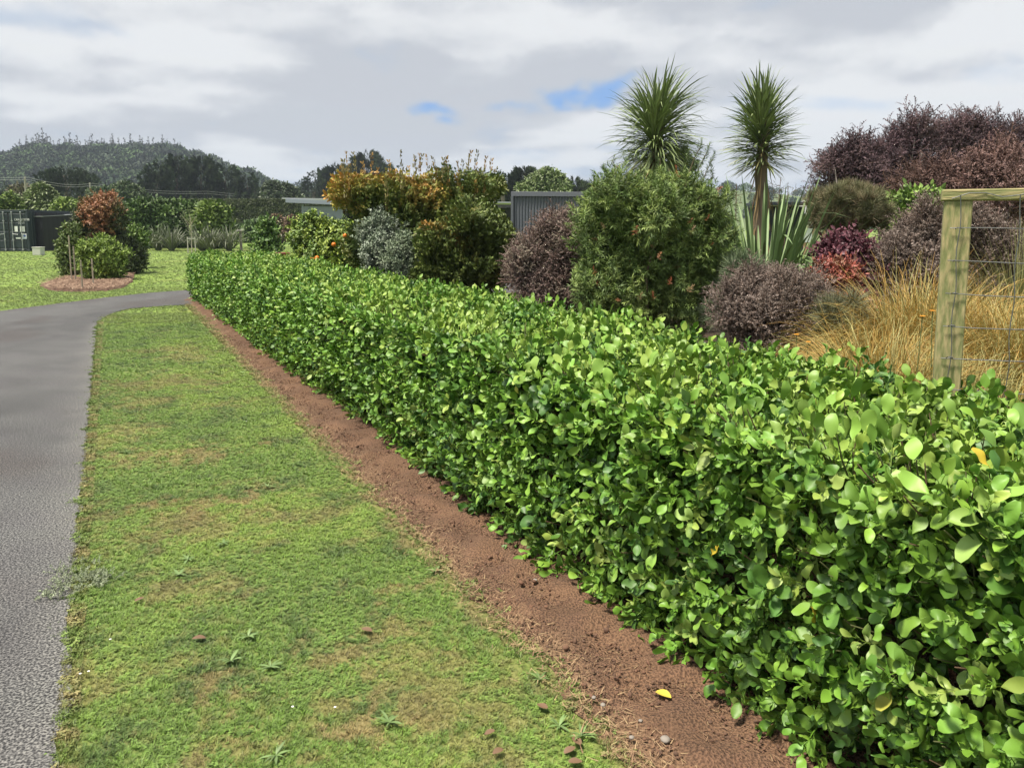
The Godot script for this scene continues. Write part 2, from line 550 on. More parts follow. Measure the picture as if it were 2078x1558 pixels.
	for k in 420:
		var d := rv()
		d.y = absf(d.y) * 1.1 - 0.25
		var r := 1.0 + 0.45 * na.get_noise_3d(d.x * 60, d.y * 60, d.z * 60)
		leaf(m1, leaf_frame(d * r * rr(0.75, 1.0), d + rv() * 0.9, Vector3.UP + d * 0.6 + rv() * 0.4), rr(0.2, 0.34), rr(0.14, 0.22), 0.0, 0.3, 0.0, shade(W, rr(0.75, 1.2)), 2, 1)
	S.crown = m1.mesh(M.far)
	m1 = MB.new()               # tuft of mown grass
	for k in 9:
		var d := Vector3(rr(-0.8, 0.8), 1.0, rr(-0.8, 0.8))
		strip_blade(m1, Vector3(rr(-0.4, 0.4), -0.1, rr(-0.4, 0.4)), d, rr(0.6, 1.15), 0.13, rr(0.2, 1.1), 3, shade(W, 0.95), shade(W, 1.05))
	S.tuft = m1.mesh(M.blade)
	m1 = MB.new()               # clover-like rosette
	for k in 5:
		var c := Vector3(rr(-0.5, 0.5), rr(0.2, 0.65), rr(-0.5, 0.5))
		tube(m1, [Vector3(c.x * 0.6, -0.1, c.z * 0.6), c], [0.02, 0.02], 3, W)
		for j in 3:
			var a := j * TAU / 3 + k
			leaf(m1, leaf_frame(c, Vector3(cos(a), rr(0.0, 0.4), sin(a)), Vector3.UP), rr(0.3, 0.42), 0.32, 0.2, 0.2, 0.0, shade(W, rr(0.85, 1.15)), 2, 0)
	S.clover = m1.mesh(M.blade)

# ---------- sky ----------
func make_sky() -> PanoramaSkyMaterial:
	var w := 2048
	var h := 1024
	var img := Image.create(w, h, false, Image.FORMAT_RGB8)
	var c1 := FastNoiseLite.new()
	c1.seed = 11; c1.noise_type = FastNoiseLite.TYPE_SIMPLEX_SMOOTH; c1.frequency = 0.42; c1.fractal_type = FastNoiseLite.FRACTAL_FBM; c1.fractal_octaves = 6; c1.fractal_gain = 0.52
	c1.domain_warp_enabled = true; c1.domain_warp_amplitude = 0.8; c1.domain_warp_frequency = 0.35
	var c2 := FastNoiseLite.new()
	c2.seed = 77; c2.noise_type = FastNoiseLite.TYPE_SIMPLEX_SMOOTH; c2.frequency = 0.2; c2.fractal_type = FastNoiseLite.FRACTAL_FBM; c2.fractal_octaves = 4
	# openings in the cloud deck, at places on the deck's plane
	var gaps := []
	for g in [[1205, 182, 0.15, 0.06], [860, 226, 0.13, 0.045], [1060, 215, 0.16, 0.03]]:
		var d := dir_of(g[0], g[1]).normalized()
		gaps.append([Vector2(d.x, d.z) / (d.y + 0.10), g[2], g[3]])
	for y in h:
		var el := PI * (0.5 - (y + 0.5) / h)
		var sy := sin(el)
		var cy := cos(el)
		for x in w:
			var az := TAU * (x + 0.5) / w      # column 0 looks down -z
			if el < -0.03:
				img.set_pixel(x, y, Color(0.42, 0.44, 0.38))
				continue
			var dx := sin(az) * cy
			var dz := -cos(az) * cy
			var p := Vector2(dx, dz) / (maxf(sy, 0.0) + 0.10)
			var n := c1.get_noise_2d(p.x, p.y)
			var n2 := c2.get_noise_2d(p.x + 30.0, p.y)
			var n3 := c1.get_noise_2d(p.x * 2.6 + 90.0, p.y * 2.6)
			var dark := clampf(0.5 + n * 1.2 + n2 * 0.7 + n3 * 0.7, 0, 1)
			var c := Color(0.93, 0.94, 0.95).lerp(Color(0.785, 0.805, 0.835), smoothstep(0.1, 0.9, dark))
			var cover := 1.0
			var wx := c1.get_noise_2d(p.x * 4.0 + 5.0, p.y * 2.0)
			var wy := c1.get_noise_2d(p.x * 4.0 + 60.0, p.y * 2.0 + 20.0)
			for g in gaps:
				var e: Vector2 = p + Vector2(wx * 0.22, wy * 0.5) - g[0]
				var q := exp(-(e.x * e.x / (g[1] * g[1]) + e.y * e.y / (g[2] * g[2] * 16.0)))
				cover = minf(cover, 1.0 - smoothstep(0.1, 1.05, q + (n3 + wx) * 0.35) * (0.95 if g[0] != gaps[-1][0] else 0.35))
			cover = minf(cover, 1.0 - 0.22 * smoothstep(0.16, 0.5, -n2 + n3 * 0.5))
			c = Color(0.52, 0.70, 0.93).lerp(c, cover)
			c = c.lerp(Color(0.80, 0.85, 0.91), 0.75 * pow(1.0 - clampf(sy, 0, 1), 16.0))
			img.set_pixel(x, y, c)
	var m := PanoramaSkyMaterial.new()
	m.panorama = ImageTexture.create_from_image(img)
	return m

func setup_view() -> void:
	var cam := Camera3D.new()
	cam.name = "camera"
	add_child(cam)
	cam.position = Vector3(0, EYE, 0)
	cam.rotation_degrees.x = -PITCH
	cam.projection = Camera3D.PROJECTION_FRUSTUM
	cam.near = 0.05
	cam.far = 4000.0
	cam.size = cam.near * 1558.0 / F
	cam.frustum_offset = Vector2(0, -(779.0 - CY) / F * cam.near)
	cam.current = true
	var env := Environment.new()
	env.background_mode = Environment.BG_SKY
	var sky := Sky.new()
	sky.sky_material = make_sky()
	env.sky = sky
	env.background_energy_multiplier = 1.0 / EXPOSURE
	env.tonemap_mode = Environment.TONE_MAPPER_LINEAR
	env.tonemap_exposure = EXPOSURE
	env.sdfgi_enabled = true
	env.ssao_enabled = true
	env.ssil_enabled = true
	env.fog_enabled = true
	env.fog_density = 0.0003
	env.fog_light_color = Color(0.78, 0.83, 0.9)
	var we := WorldEnvironment.new()
	we.name = "environment"
	we.environment = env
	add_child(we)
	var sun := DirectionalLight3D.new()
	sun.name = "sun"
	add_child(sun)
	sun.light_energy = 0.5
	sun.light_color = Color(1.0, 0.96, 0.9)
	sun.light_angular_distance = 10.0
	sun.shadow_enabled = true
	sun.look_at_from_position(Vector3(-13, 36, 8), Vector3.ZERO)

# ---------- ground ----------
func make_ground() -> void:
	for b in [[340, 930, 0.32, 0.22, 0.9], [400, 1028, 0.20, 0.12, 1.0], [385, 1060, 0.4, 0.25, 0.6], [845, 1195, 0.16, 0.10, 1.0], [690, 1345, 0.14, 0.12, 0.8], [430, 1470, 0.10, 0.16, 0.9], [720, 1490, 0.13, 0.07, 1.0], [560, 1510, 0.16, 0.10, 0.8], [830, 1270, 0.12, 0.14, 0.8], [310, 780, 0.4, 0.3, 0.6], [900, 1330, 0.14, 0.1, 0.7], [400, 1200, 0.2, 0.12, 0.6], [640, 1440, 0.1, 0.08, 0.7], [880, 1450, 0.12, 0.1, 0.7], [190, 1130, 0.1, 0.5, 0.5], [1010, 1500, 0.15, 0.1, 0.6], [640, 1040, 0.15, 0.1, 0.5]]:
		var g := on_ground(b[0], b[1])
		bare.append([Vector2(g.x, -g.z), Vector2(b[2], b[3]), b[4]])
	var pts := []
	for k in 141:
		var d := -2.0 + 14.0 * k / 140.0
		pts.append(Vector2(drive_edge(d) + nb.get_noise_2d(d * 60.0, 3.0) * 0.05 + nb.get_noise_2d(d * 300.0, 30.0) * 0.025, d))
	for q in [[198, 665], [202, 652], [214, 643], [235, 634], [262, 627], [300, 624], [345, 621], [395, 618]]:
		var g := on_ground(q[0], q[1])
		pts.append(Vector2(g.x, -g.z))
	pts.append_array([Vector2(-3.5, 16.9), Vector2(3.0, 19.5), Vector2(9, 22.5), Vector2(9, 26), Vector2(2.0, 23.2), Vector2(-4.0, 20.6)])
	for q in [[395, 588], [300, 595], [210, 605], [130, 615], [60, 624], [0, 632]]:
		var g := on_ground(q[0], q[1])
		pts.append(Vector2(g.x, -g.z))
	pts.append_array([Vector2(-9.9, 12.5), Vector2(-9.5, 10), Vector2(-8.6, 7.5), Vector2(-7.0, 4.5), Vector2(-5.2, 1.0), Vector2(-3.6, -2.0)])
	drive_poly = PackedVector2Array(pts)
	# lawn: one sheet of rings round the viewpoint, out to the horizon
	var mb := MB.new()
	var rings := [0.0]
	var r := 0.6
	while r < 1800.0:
		rings.append(r)
		r *= 1.035
	var n := 220
	for k in rings.size():
		for j in n:
			var a := TAU * j / n
			var x: float = sin(a) * rings[k]
			var d: float = cos(a) * rings[k]
			var c := lawn_color(x, d)
			if rings[k] > 14.0:
				c = c.lerp(Color(0.20, 0.26, 0.06), 0.5)
			else:
				c = c.lerp(Color(0.12, 0.105, 0.045), 0.55)     # thatch between the blades
			mb.vert(Vector3(x, 0, -d), c)
	for k in rings.size() - 1:
		for j in n:
			mb.quad(k * n + j, (k + 1) * n + j, (k + 1) * n + (j + 1) % n, k * n + (j + 1) % n)
	structure("lawn", mb.mesh(M.lawn))
	# driveway: grid cells inside the outline carry their stains
	mb = MB.new()
	var fine := PackedVector2Array()
	for k in drive_poly.size():
		var a := drive_poly[k]
		var b := drive_poly[(k + 1) % drive_poly.size()]
		var m := maxi(1, int(a.distance_to(b) / 0.4))
		for j in m:
			fine.append(a.lerp(b, float(j) / m))
	var grid := {}
	var cell := 0.2
	for gx in range(-60, 55):
		for gd in range(-12, 135):
			var sq := PackedVector2Array([Vector2(gx, gd) * cell, Vector2(gx + 1, gd) * cell, Vector2(gx + 1, gd + 1) * cell, Vector2(gx, gd + 1) * cell])
			for pc in Geometry2D.intersect_polygons(sq, fine):
				var t := Geometry2D.triangulate_polygon(pc)
				var ids := []
				for q in pc:
					var key := Vector2i(q * 500.0)
					if not grid.has(key):
						grid[key] = mb.vert(Vector3(q.x, 0.012, -q.y), asphalt_color(q.x, q.y))
					ids.append(grid[key])
				for k in range(0, t.size(), 3):
					var A: Vector2 = pc[t[k]]
					var B: Vector2 = pc[t[k + 1]]
					var C: Vector2 = pc[t[k + 2]]
					if (B - A).cross(C - A) > 0:
						mb.tri(ids[t[k]], ids[t[k + 2]], ids[t[k + 1]])
					else:
						mb.tri(ids[t[k]], ids[t[k + 1]], ids[t[k + 2]])
	structure("driveway", mb.mesh(M.asphalt))
	# bare soil along the hedge
	mb = MB.new()
	var rows := 340
	var cols := 26
	for k in rows + 1:
		var d := -0.6 + (HEDGE_FAR + 0.9) * k / rows
		for j in cols + 1:
			var t := float(j) / cols
			var e := soil_edge(d) + nb.get_noise_2d(d * 55.0, 8.0) * 0.10 + nb.get_noise_2d(d * 160.0, 40.0) * 0.04
			var x := lerpf(e, hedge_front(d) + 1.9, t * t * 0.7 + t * 0.3)
			var u := x - e
			var y := 0.006 + 0.02 * smoothstep(0.0, 0.25, u) * (1.0 + 2.0 * nb.get_noise_2d(x * 90.0, d * 90.0))
			y += 0.010 * nb.get_noise_2d(x * 260.0, d * 260.0) * smoothstep(0.0, 0.1, u)
			var c := Color(0.25, 0.147, 0.09).lerp(Color(0.19, 0.112, 0.07), clampf(0.5 + nb.get_noise_2d(x * 70.0, d * 70.0) * 1.2 + na.get_noise_2d(x * 90.0, d * 90.0) * 1.6, 0, 1))
			var straw := clampf(0.75 - u * 5.5 + nb.get_noise_2d(x * 120.0, d * 50.0) * 1.1, 0, 0.8)
			mb.vert(Vector3(x, y, -d), c.lerp(Color(0.30, 0.195, 0.115), straw))
	for k in rows:
		for j in cols:
			var a := k * (cols + 1) + j
			mb.quad(a, a + cols + 1, a + cols + 2, a + 1)
	structure("soil_strip", mb.mesh(M.soil))
	# planting bed on the far side of the hedge
	mb = MB.new()
	for k in 61:
		for j in 61:
			var d := -1.0 + 14.0 * k / 60.0
			var x := hedge_front(d) + 1.55 + 11.0 * j / 60.0
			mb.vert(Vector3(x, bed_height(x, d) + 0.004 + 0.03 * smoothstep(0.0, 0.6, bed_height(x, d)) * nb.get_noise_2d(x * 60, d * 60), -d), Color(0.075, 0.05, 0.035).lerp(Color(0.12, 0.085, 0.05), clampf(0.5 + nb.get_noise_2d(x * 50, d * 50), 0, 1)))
	for k in 60:
		for j in 60:
			var a := k * 61 + j
			mb.quad(a, a + 61, a + 62, a + 1)
	structure("garden_bed", mb.mesh(M.soil))
	# mulch island round the red shrub
	mb = MB.new()
	var ring := []
	for q in [[80, 580], [95, 572], [130, 563], [200, 552], [262, 540], [278, 538], [272, 556], [268, 572], [250, 584], [215, 591], [150, 593], [100, 590]]:
		ring.append(on_ground(q[0], q[1]))
		island.append(Vector2(ring[-1].x, -ring[-1].z))
	var mid := Vector3.ZERO
	for q in ring:
		mid += q / ring.size()
	var c0 := mb.vert(mid + Vector3.UP * 0.07, Color(0.2, 0.12, 0.08))
	var last := []
	for lv in [0.5, 0.85, 1.0]:
		var row := []
		for k in 48:
			var t := k / 48.0 * ring.size()
			var q: Vector3 = (ring[int(t)] as Vector3).lerp(ring[(int(t) + 1) % ring.size()], fposmod(t, 1.0))
			q = mid.lerp(q, lv * (1.0 + 0.06 * nb.get_noise_2d(k * 40.0, 7.0)))
			q.y = 0.07 if lv < 0.9 else 0.004
			row.append(mb.vert(q, Color(0.21, 0.12, 0.08).lerp(Color(0.29, 0.19, 0.13), rng.randf())))
		for k in 48:
			var k2 := (k + 1) % 48
			if last.is_empty():
				mb.tri(c0, row[k2], row[k])
			else:
				mb.quad(last[k], last[k2], row[k2], row[k])
		last = row
	structure("mulch_island", mb.mesh(M.soil))

func asphalt_color(x: float, d: float) -> Color:
	var c := Color(0.155, 0.154, 0.155)
	c = shade(c, 1.04 + 0.3 * na.get_noise_2d(x * 16.0, d * 9.0) + 0.35 * nb.get_noise_2d(x * 45.0, d * 45.0))
	c = c.lerp(Color(0.12, 0.097, 0.09), clampf(na.get_noise_2d(x * 28.0 + 70.0, d * 18.0) * 2.4 - 0.3, 0, 0.55))
	# pale worn lip with cement-like dust beside the grass
	var e := absf(x - drive_edge(d))
	if d < 12.5:
		c = c.lerp(Color(0.30, 0.295, 0.28), clampf(1.0 - e / 0.26 + nb.get_noise_2d(x * 80.0, d * 40.0) * 0.6, 0, 1) * 0.75)
	return c

func make_grass() -> void:
	var tuft := PackedFloat32Array()
	var clover := PackedFloat32Array()
	for band in [[0.9, 2.6, 8500.0, 0.018], [2.6, 4.5, 6500.0, 0.020], [4.5, 8.0, 3200.0, 0.025], [8.0, 14.0, 1300.0, 0.034]]:
		var x0: float = drive_edge(band[1]) - 0.1
		var x1: float = soil_edge(band[0]) + 0.15
		var m := int(band[2] * (band[1] - band[0]) * (x1 - x0))
		for k in m:
			var d := rr(band[0], band[1])
			var x := rr(x0, x1)
			if x < drive_edge(d) - 0.12 or x > soil_edge(d) + 0.15:
				continue
			if not is_lawn(x, d, nb.get_noise_2d(x * 200.0, d * 200.0) * 2.4 + rr(-1.0, 0.5)):
				continue
			tuft_at(tuft, clover, x, d, band[3])
	for band in [[12.5, 20.0, 330.0, 0.045], [20.0, 34.0, 75.0, 0.06], [34.0, 60.0, 26.0, 0.08]]:
		var x0: float = -0.72 * band[1]
		var x1: float = -0.1 * band[1]
		for k in int(band[2] * (band[1] - band[0]) * (x1 - x0)):
			var d := rr(band[0], band[1])
			var x := rr(x0, x1)
			if x < -0.74 * d or x > -0.2 * d or not is_lawn(x, d, rr(-1.0, 1.0)):
				continue
			if Geometry2D.is_point_in_polygon(Vector2(x, d), island):
				continue
			tuft_at(tuft, clover, x, d, band[3])
	# rank growth hanging over the driveway's edge and the soil's edge
	for k in 8000:
		var d := 1.2 + 11.5 * pow(rng.randf(), 1.3)
		var lumps := nb.get_noise_2d(d * 130.0, 70.0)
		var x := drive_edge(d) + rr(-0.018, 0.05) - maxf(lumps - 0.1, 0.0) * 0.16 * rng.randf()
		var s := (0.013 + 0.0012 * d) * rr(0.6, 1.5)
		var c := Color(0.15, 0.23, 0.045).lerp(Color(0.27, 0.23, 0.09), clampf(rng.randf() * 0.6 - lumps * 1.4, 0, 1))
		put(clover if rng.randf() < 0.15 else tuft, along(Vector3(rr(-0.6, 0.1), 1, rr(-0.3, 0.3)), rng.randf() * TAU) * Basis.from_scale(Vector3(s, s * 0.9, s)), Vector3(x, 0.008, -d), shade(c, rr(0.6, 1.25)))
	for k in 3600:
		var d := 1.0 + 14.5 * pow(rng.randf(), 1.3)
		var lumps := nb.get_noise_2d(d * 110.0, 170.0)
		var x := soil_edge(d) + rr(-0.06, 0.05) + maxf(lumps, 0.0) * 0.25 * rng.randf()
		var s := (0.014 + 0.001 * d) * rr(0.6, 1.6)
		put(clover if rng.randf() < 0.15 else tuft, along(Vector3(rr(-0.2, 0.6), 1, rr(-0.3, 0.3)), rng.randf() * TAU) * Basis.from_scale(Vector3(s, s * 0.9, s)), Vector3(x, 0.008, -d), shade(Color(0.15, 0.22, 0.05).lerp(Color(0.36, 0.27, 0.13), clampf(rng.randf() * 0.9 - lumps, 0, 1)), rr(0.6, 1.25)))
	copies(self, "grass", S.tuft, tuft)
	copies(self, "clover", S.clover, clover)

func tuft_at(tuft: PackedFloat32Array, clover: PackedFloat32Array, x: float, d: float, size: float) -> void:
	var c := lawn_color(x, d)
	if d > 12.5:
		c = c.lerp(Color(0.20, 0.26, 0.06), 0.6)
	var k := rr(0.4, 1.15)
	var s := size * rr(0.6, 1.35)
	var dry := c.r > c.g * 0.95
	var lush := nb.get_noise_2d(x * 40.0 + 900.0, d * 40.0)
	if not dry and rng.randf() < clampf(0.3 + lush * 0.9, 0.05, 0.6):
		s *= 0.6
		put(clover, Basis(Vector3.UP, rng.randf() * TAU) * Basis.from_scale(Vector3(s, s * rr(0.6, 1.1), s)), Vector3(x, 0.002, -d), shade(c.lerp(Color(0.17, 0.27, 0.06), 0.35), k))
	else:
		if dry:
			s *= 0.75
		put(tuft, Basis(Vector3.UP, rng.randf() * TAU) * Basis.from_scale(Vector3(s, s * rr(0.5, 1.0), s)), Vector3(x, 0.002, -d), shade(c, k))

# ---------- the clipped hedge ----------
# a point of the hedge's skin: s metres along, q metres round the section from the foot of the front face; returns [point, normal]
func hedge_skin(s: float, q: float, width: float) -> Array:
	var o := Vector3(hedge_front(0.0), 0, 0) + HU * s
	var r := 0.12
	var h := HEDGE_H - r
	var v := 0.0
	var y := 0.0
	var n := Vector3.ZERO
	var arc := r * PI / 2
	if q < h:
		v = 0.0; y = q; n = -HV
	elif q < h + arc:
		var a := (q - h) / r
		v = r - r * cos(a); y = h + r * sin(a); n = -HV * cos(a) + Vector3.UP * sin(a)
	elif q < h + arc + width - 2 * r:
		v = r + (q - h - arc); y = HEDGE_H; n = Vector3.UP
	elif q < h + 2 * arc + width - 2 * r:
		var a := (q - h - arc - width + 2 * r) / r
		v = width - r + r * sin(a); y = h + r * cos(a); n = HV * sin(a) + Vector3.UP * cos(a)
	else:
		v = width; y = maxf(2 * h + 2 * arc + width - 2 * r - q, 0.05); n = HV
	var p := o + HV * v + Vector3.UP * y
	var w := 0.05 * na.get_noise_3d(p.x * 18.0, p.y * 18.0, p.z * 18.0) * 2.0 + 0.03 * nb.get_noise_3d(p.x * 70.0, p.y * 70.0, p.z * 70.0)
	if n.y < 0.5:
		w -= 0.10 * smoothstep(0.35, 0.0, y)
	return [p + n * w, n]

func hedge_width(s: float) -> float:
	return 1.30 + 0.018 * s

func leaf_tint() -> Color:
	var c := Color(0.14, 0.275, 0.036)
	var k := rng.randf()
	if k < 0.35:
		c = Color(0.195, 0.345, 0.05)
	elif k < 0.5:
		c = Color(0.075, 0.17, 0.03)
	elif k < 0.58:
		c = Color(0.28, 0.38, 0.09)
	return shade(c, rr(0.7, 1.2))

func make_hedge() -> void:
	var t := thing("clipped_hedge", "long clipped hedge of glossy bright green leaves above the bare soil", "hedge", Vector3(hedge_front(8.0), 0, -8.0))
	var o := t.position
	var length := (HEDGE_FAR - HEDGE_NEAR) / 0.879
	# stems and branches inside
	var mb := MB.new()
	for k in 520:
		var s := length * (k + rng.randf()) / 520.0
		var w := hedge_width(s)
		var foot := Vector3(hedge_front(0.0), 0, 0) + HU * s + HV * w * rr(0.35, 0.65)
		var bark := shade(Color(0.17, 0.13, 0.09), rr(0.75, 1.2))
		var fork := foot + HU * rr(-0.12, 0.12) + HV * rr(-0.12, 0.12) + Vector3.UP * rr(0.25, 0.5)
		limb(mb, foot - o - Vector3.UP * 0.03, fork - o, 0.016, 0.011, 0.05, 5, bark, 3)
		for j in 7:
			var e := hedge_skin(s + rr(-0.3, 0.3), rr(0.1, HEDGE_H + w), w)
			limb(mb, fork - o, (e[0] as Vector3) - (e[1] as Vector3) * 0.14 - o, 0.008, 0.003, 0.07, 4, bark, 3)
	part(t, "branches", mb.mesh(M.bark)).set_meta("kind", "stuff")
	# twigs among the leaves
	mb = MB.new()
	for k in 5200:
		var s := pow(rng.randf(), 1.5) * length
		var w := hedge_width(s)
		var e := hedge_skin(s, rr(0.05, HEDGE_H + w), w)
		var p: Vector3 = e[0] - e[1] * 0.22 - Vector3.UP * 0.1
		var q: Vector3 = e[0] + Vector3.UP * 0.04 + rv() * 0.07 - e[1] * (0.03 if e[1].y < 0.5 else 0.12)
		if q.y < 0.05:
			continue
		limb(mb, p - o, q - o, 0.0042, 0.0018, 0.06, 4, Color(0.12, 0.13, 0.05) if rng.randf() < 0.6 else Color(0.13, 0.085, 0.05), 3)
	part(t, "twigs", mb.mesh(M.bark)).set_meta("kind", "stuff")
	# leafy shoots over the whole skin
	var bufs := []
	for k in S.hedge.size():
		bufs.append(PackedFloat32Array())
	for k in 31000:
		var s := pow(rng.randf(), 1.12) * length
		var w := hedge_width(s)
		var total := 2 * (HEDGE_H - 0.16) + 0.16 * PI + w - 0.32
		var q := rr(0.02, total)
		if q > total - 0.7 and rng.randf() < 0.6:
			continue
		var e := hedge_skin(s, q, w)
		var n: Vector3 = e[1]
		var end := 0.0
		if s > length - 0.12 or s < 0.12:
			end = 1.0 if s > 1 else -1.0
		var deep := rng.randf()
		var p: Vector3 = e[0] - n * (0.06 + 0.3 * deep * deep * deep) - Vector3.UP * 0.04
		p.y = maxf(p.y, 0.03)
		var d := n * rr(0.3, 0.9) + Vector3.UP * rr(0.1, 0.9) + rv() * 0.55 + HU * end * 0.8
		if n.y > 0.6:
			d = n * rr(0.1, 0.7) + rv() * 0.8              # clipped top: shoots lie flatter
			p -= n * 0.02
		if p.y < 0.14:
			d = n + Vector3.DOWN * rr(0.0, 0.5) + rv() * 0.4
		var sc := rr(0.45, 1.15) * (1.0 + 0.12 * na.get_noise_2d(p.x * 50.0, p.z * 50.0))
		var tint := leaf_tint()
		if n.y > 0.6 and nb.get_noise_3d(p.x * 60.0, 0.0, p.z * 60.0) + rr(-0.3, 0.3) > -0.05:
			tint = shade(Color(0.255, 0.375, 0.065), rr(0.75, 1.15))        # fresh growth since the last clip
		put(bufs[rng.randi() % bufs.size()], along(d, rng.randf() * TAU) * Basis.from_scale(Vector3.ONE * sc), p - o, tint)
	# the far end's face
	for k in 900:
		var w := hedge_width(length)
		var p := Vector3(hedge_front(0.0), 0, 0) + HU * (length - rr(-0.02, 0.1)) + HV * rr(0.05, w - 0.05) + Vector3.UP * rr(0.05, HEDGE_H - 0.05)
		put(bufs[k % bufs.size()], along(HU * 0.8 + Vector3.UP * 0.5 + rv() * 0.5, rng.randf() * TAU) * Basis.from_scale(Vector3.ONE * rr(0.6, 1.1)), p - o, leaf_tint())
	for k in bufs.size():
		copies(t, "leafy_shoots", S.hedge[k], bufs[k])
	# the leaves that show largest, one by one
	var made := 0
	var tints := []
	for k in 10:
		var m: StandardMaterial3D = M.glossy.duplicate()
		m.vertex_color_use_as_albedo = false
		m.albedo_color = (leaf_tint() if k < 8 else [Color(0.50, 0.38, 0.03), Color(0.40, 0.40, 0.07)][k - 8]).linear_to_srgb()
		tints.append(m)
	while made < 300:
		var s := rr(1.2, 4.6)
		var w := hedge_width(s)
		var e := hedge_skin(s, rr(0.08, HEDGE_H + 0.75), w)
		var n: Vector3 = e[1]
		var up := n.y
		var L := rr(0.04, 0.08)
		var a := Vector3.DOWN if up < 0.5 and rng.randf() < 0.65 else Vector3.UP
		var d := (n * rr(0.25, 0.9) + a * rr(0.2, 0.8) + rv() * 0.6)
		var f := n + Vector3.UP * 0.7 + rv() * 0.5
		var x := leaf_frame(e[0] + n * rr(-0.03, 0.012) - o, d, f)
		x.basis = x.basis * Basis.from_scale(Vector3.ONE * L)
		var l := part(t, "leaf", S.big_leaf[rng.randi() % 6])
		l.transform = x
		l.material_override = tints[rng.randi() % 8 if made % 45 != 7 else 8 + rng.randi() % 2]
		made += 1

# ---------- timber and wire frame ----------
func make_trellis() -> void:
	var foot := at(1944, HORIZON, 3.12)
	var run := Vector3(1, 0, 0.5).normalized()
	var turn := atan2(-run.z, run.x)
	var t := thing("wire_trellis", "pale green timber post and rail trellis strung with square wire mesh", "trellis", Vector3(foot.x, bed_height(foot.x, 3.12) - 0.02, foot.z), "", turn)
	var top := 1.70 - t.position.y
	var lean := Basis(Vector3.BACK, deg_to_rad(0.3))
	var wood := Color(0.40, 0.37, 0.23)
	box_part(t, "post", Vector3(0, top / 2 - 0.05, 0), Vector3(0.098, top + 0.1, 0.098), M.wood, 0.004, lean, wood)
	box_part(t, "post", Vector3(2.25, top / 2 - 0.05, 0), Vector3(0.098, top + 0.1, 0.098), M.wood, 0.004, Basis(), wood)
	box_part(t, "rail", Vector3(1.135, top + 0.022, 0), Vector3(2.40, 0.044, 0.115), M.rail_wood, 0.004, Basis(), wood)
	var wire := Color(0.17, 0.175, 0.175)
	for k in 7:
		var y := top + 0.018 - 0.130 * k
		var mb := MB.new()
		var pts := []
		var rad := []
		for j in 41:
			var x := -0.03 + 2.28 * j / 40.0
			pts.append(Vector3(x, y + 0.004 * sin(x * 9.0 + k) + (0.012 * sin(x * 30.0) if k == 0 else 0.0), 0.0635 + 0.003 * sin(x * 48.0 + k)))
			rad.append(0.0021)
		tube(mb, pts, rad, 5, wire)
		part(t, "horizontal_wire", mb.mesh(M.steel))
	for k in 12:
		var x := 0.002 + 0.2 * k
		if x > 2.25:
			break
		var mb := MB.new()
		var pts := []
		var rad := []
		for j in 21:
			var y := top + 0.02 - 0.84 * j / 20.0
			pts.append(Vector3(x + 0.004 * sin(y * 24.0 + k), y, 0.0675 + 0.003 * sin(y * 48.0)))
			rad.append(0.0021)
		tube(mb, pts, rad, 5, wire)
		part(t, "vertical_wire", mb.mesh(M.steel))
	for k in 6:
		var mb := MB.new()
		tube(mb, [Vector3(-0.012, 0, 0), Vector3(-0.004, 0.004, 0.005), Vector3(0.012, 0.002, 0.001)], [0.0028, 0.0028, 0.0028], 5, wire)
		part(t, "staple", mb.mesh(M.steel), Vector3(0.0, top + 0.018 - 0.130 * (k + 1), 0.0665))

# ---------- plants with blades ----------
func carex(where: Vector3, h: float, n: int, label: String, lush := 0.0) -> void:
	var t := thing("tussock_grass", label, "grass plant", where, "golden tussocks behind the hedge")
	var mb := MB.new()
	for k in n:
		var a := rng.randf() * TAU
		var spread := pow(rng.randf(), 0.7)
		var b := Vector3(cos(a), 0, sin(a)) * 0.2 * sqrt(rng.randf())
		var d := Vector3(cos(a) * spread * 0.95, 1.0, sin(a) * spread * 0.95) + rv() * 0.15
		var tone := rng.randf()
		var c0 := Color(0.11, 0.135, 0.03).lerp(Color(0.29, 0.235, 0.045), tone)
		var c1 := Color(0.47, 0.33, 0.075).lerp(Color(0.50, 0.28, 0.085), rng.randf())
		if rng.randf() < 0.38 + lush:
			c0 = Color(0.13, 0.15, 0.05); c1 = Color(0.40, 0.37, 0.14)
		strip_blade(mb, b, d, h * rr(0.85, 1.35), rr(0.004, 0.0075), rr(1.6, 3.4), 8, c0, c1)
	part(t, "blades", mb.mesh(M.blade)).set_meta("kind", "stuff")

func flax(where: Vector3, h: float, n: int, label: String, wide: float, c: Color, as_parts: bool, group := "", foot := -1.0) -> void:
	var t := thing("flax_bush", label, "flax", where, group)
	var mb := MB.new()
	for k in n:
		var a := rng.randf() * TAU
		var lean := 0.1 + 0.85 * rng.randf()
		var d := Vector3(cos(a) * lean * 1.05, 1.0, sin(a) * lean * 1.05)
		var b := Vector3(cos(a), 0, sin(a)) * (foot if foot > 0 else 0.09 * h) * sqrt(rng.randf())
		var c0 := shade(c, rr(0.65, 1.1))
		ribbon(mb, b, d, h * rr(0.8, 1.25), wide * rr(0.75, 1.15), rr(0.3, 1.3) + lean * 0.7, 9, c0, shade(c0, rr(1.0, 1.35)), 0.5 if rng.randf() < 0.35 * lean + 0.12 else 0.0)
		if as_parts:
			part(t, "leaf", mb.mesh(M.blade))
			mb = MB.new()
	if not as_parts:
		part(t, "leaves", mb.mesh(M.blade)).set_meta("kind", "stuff")

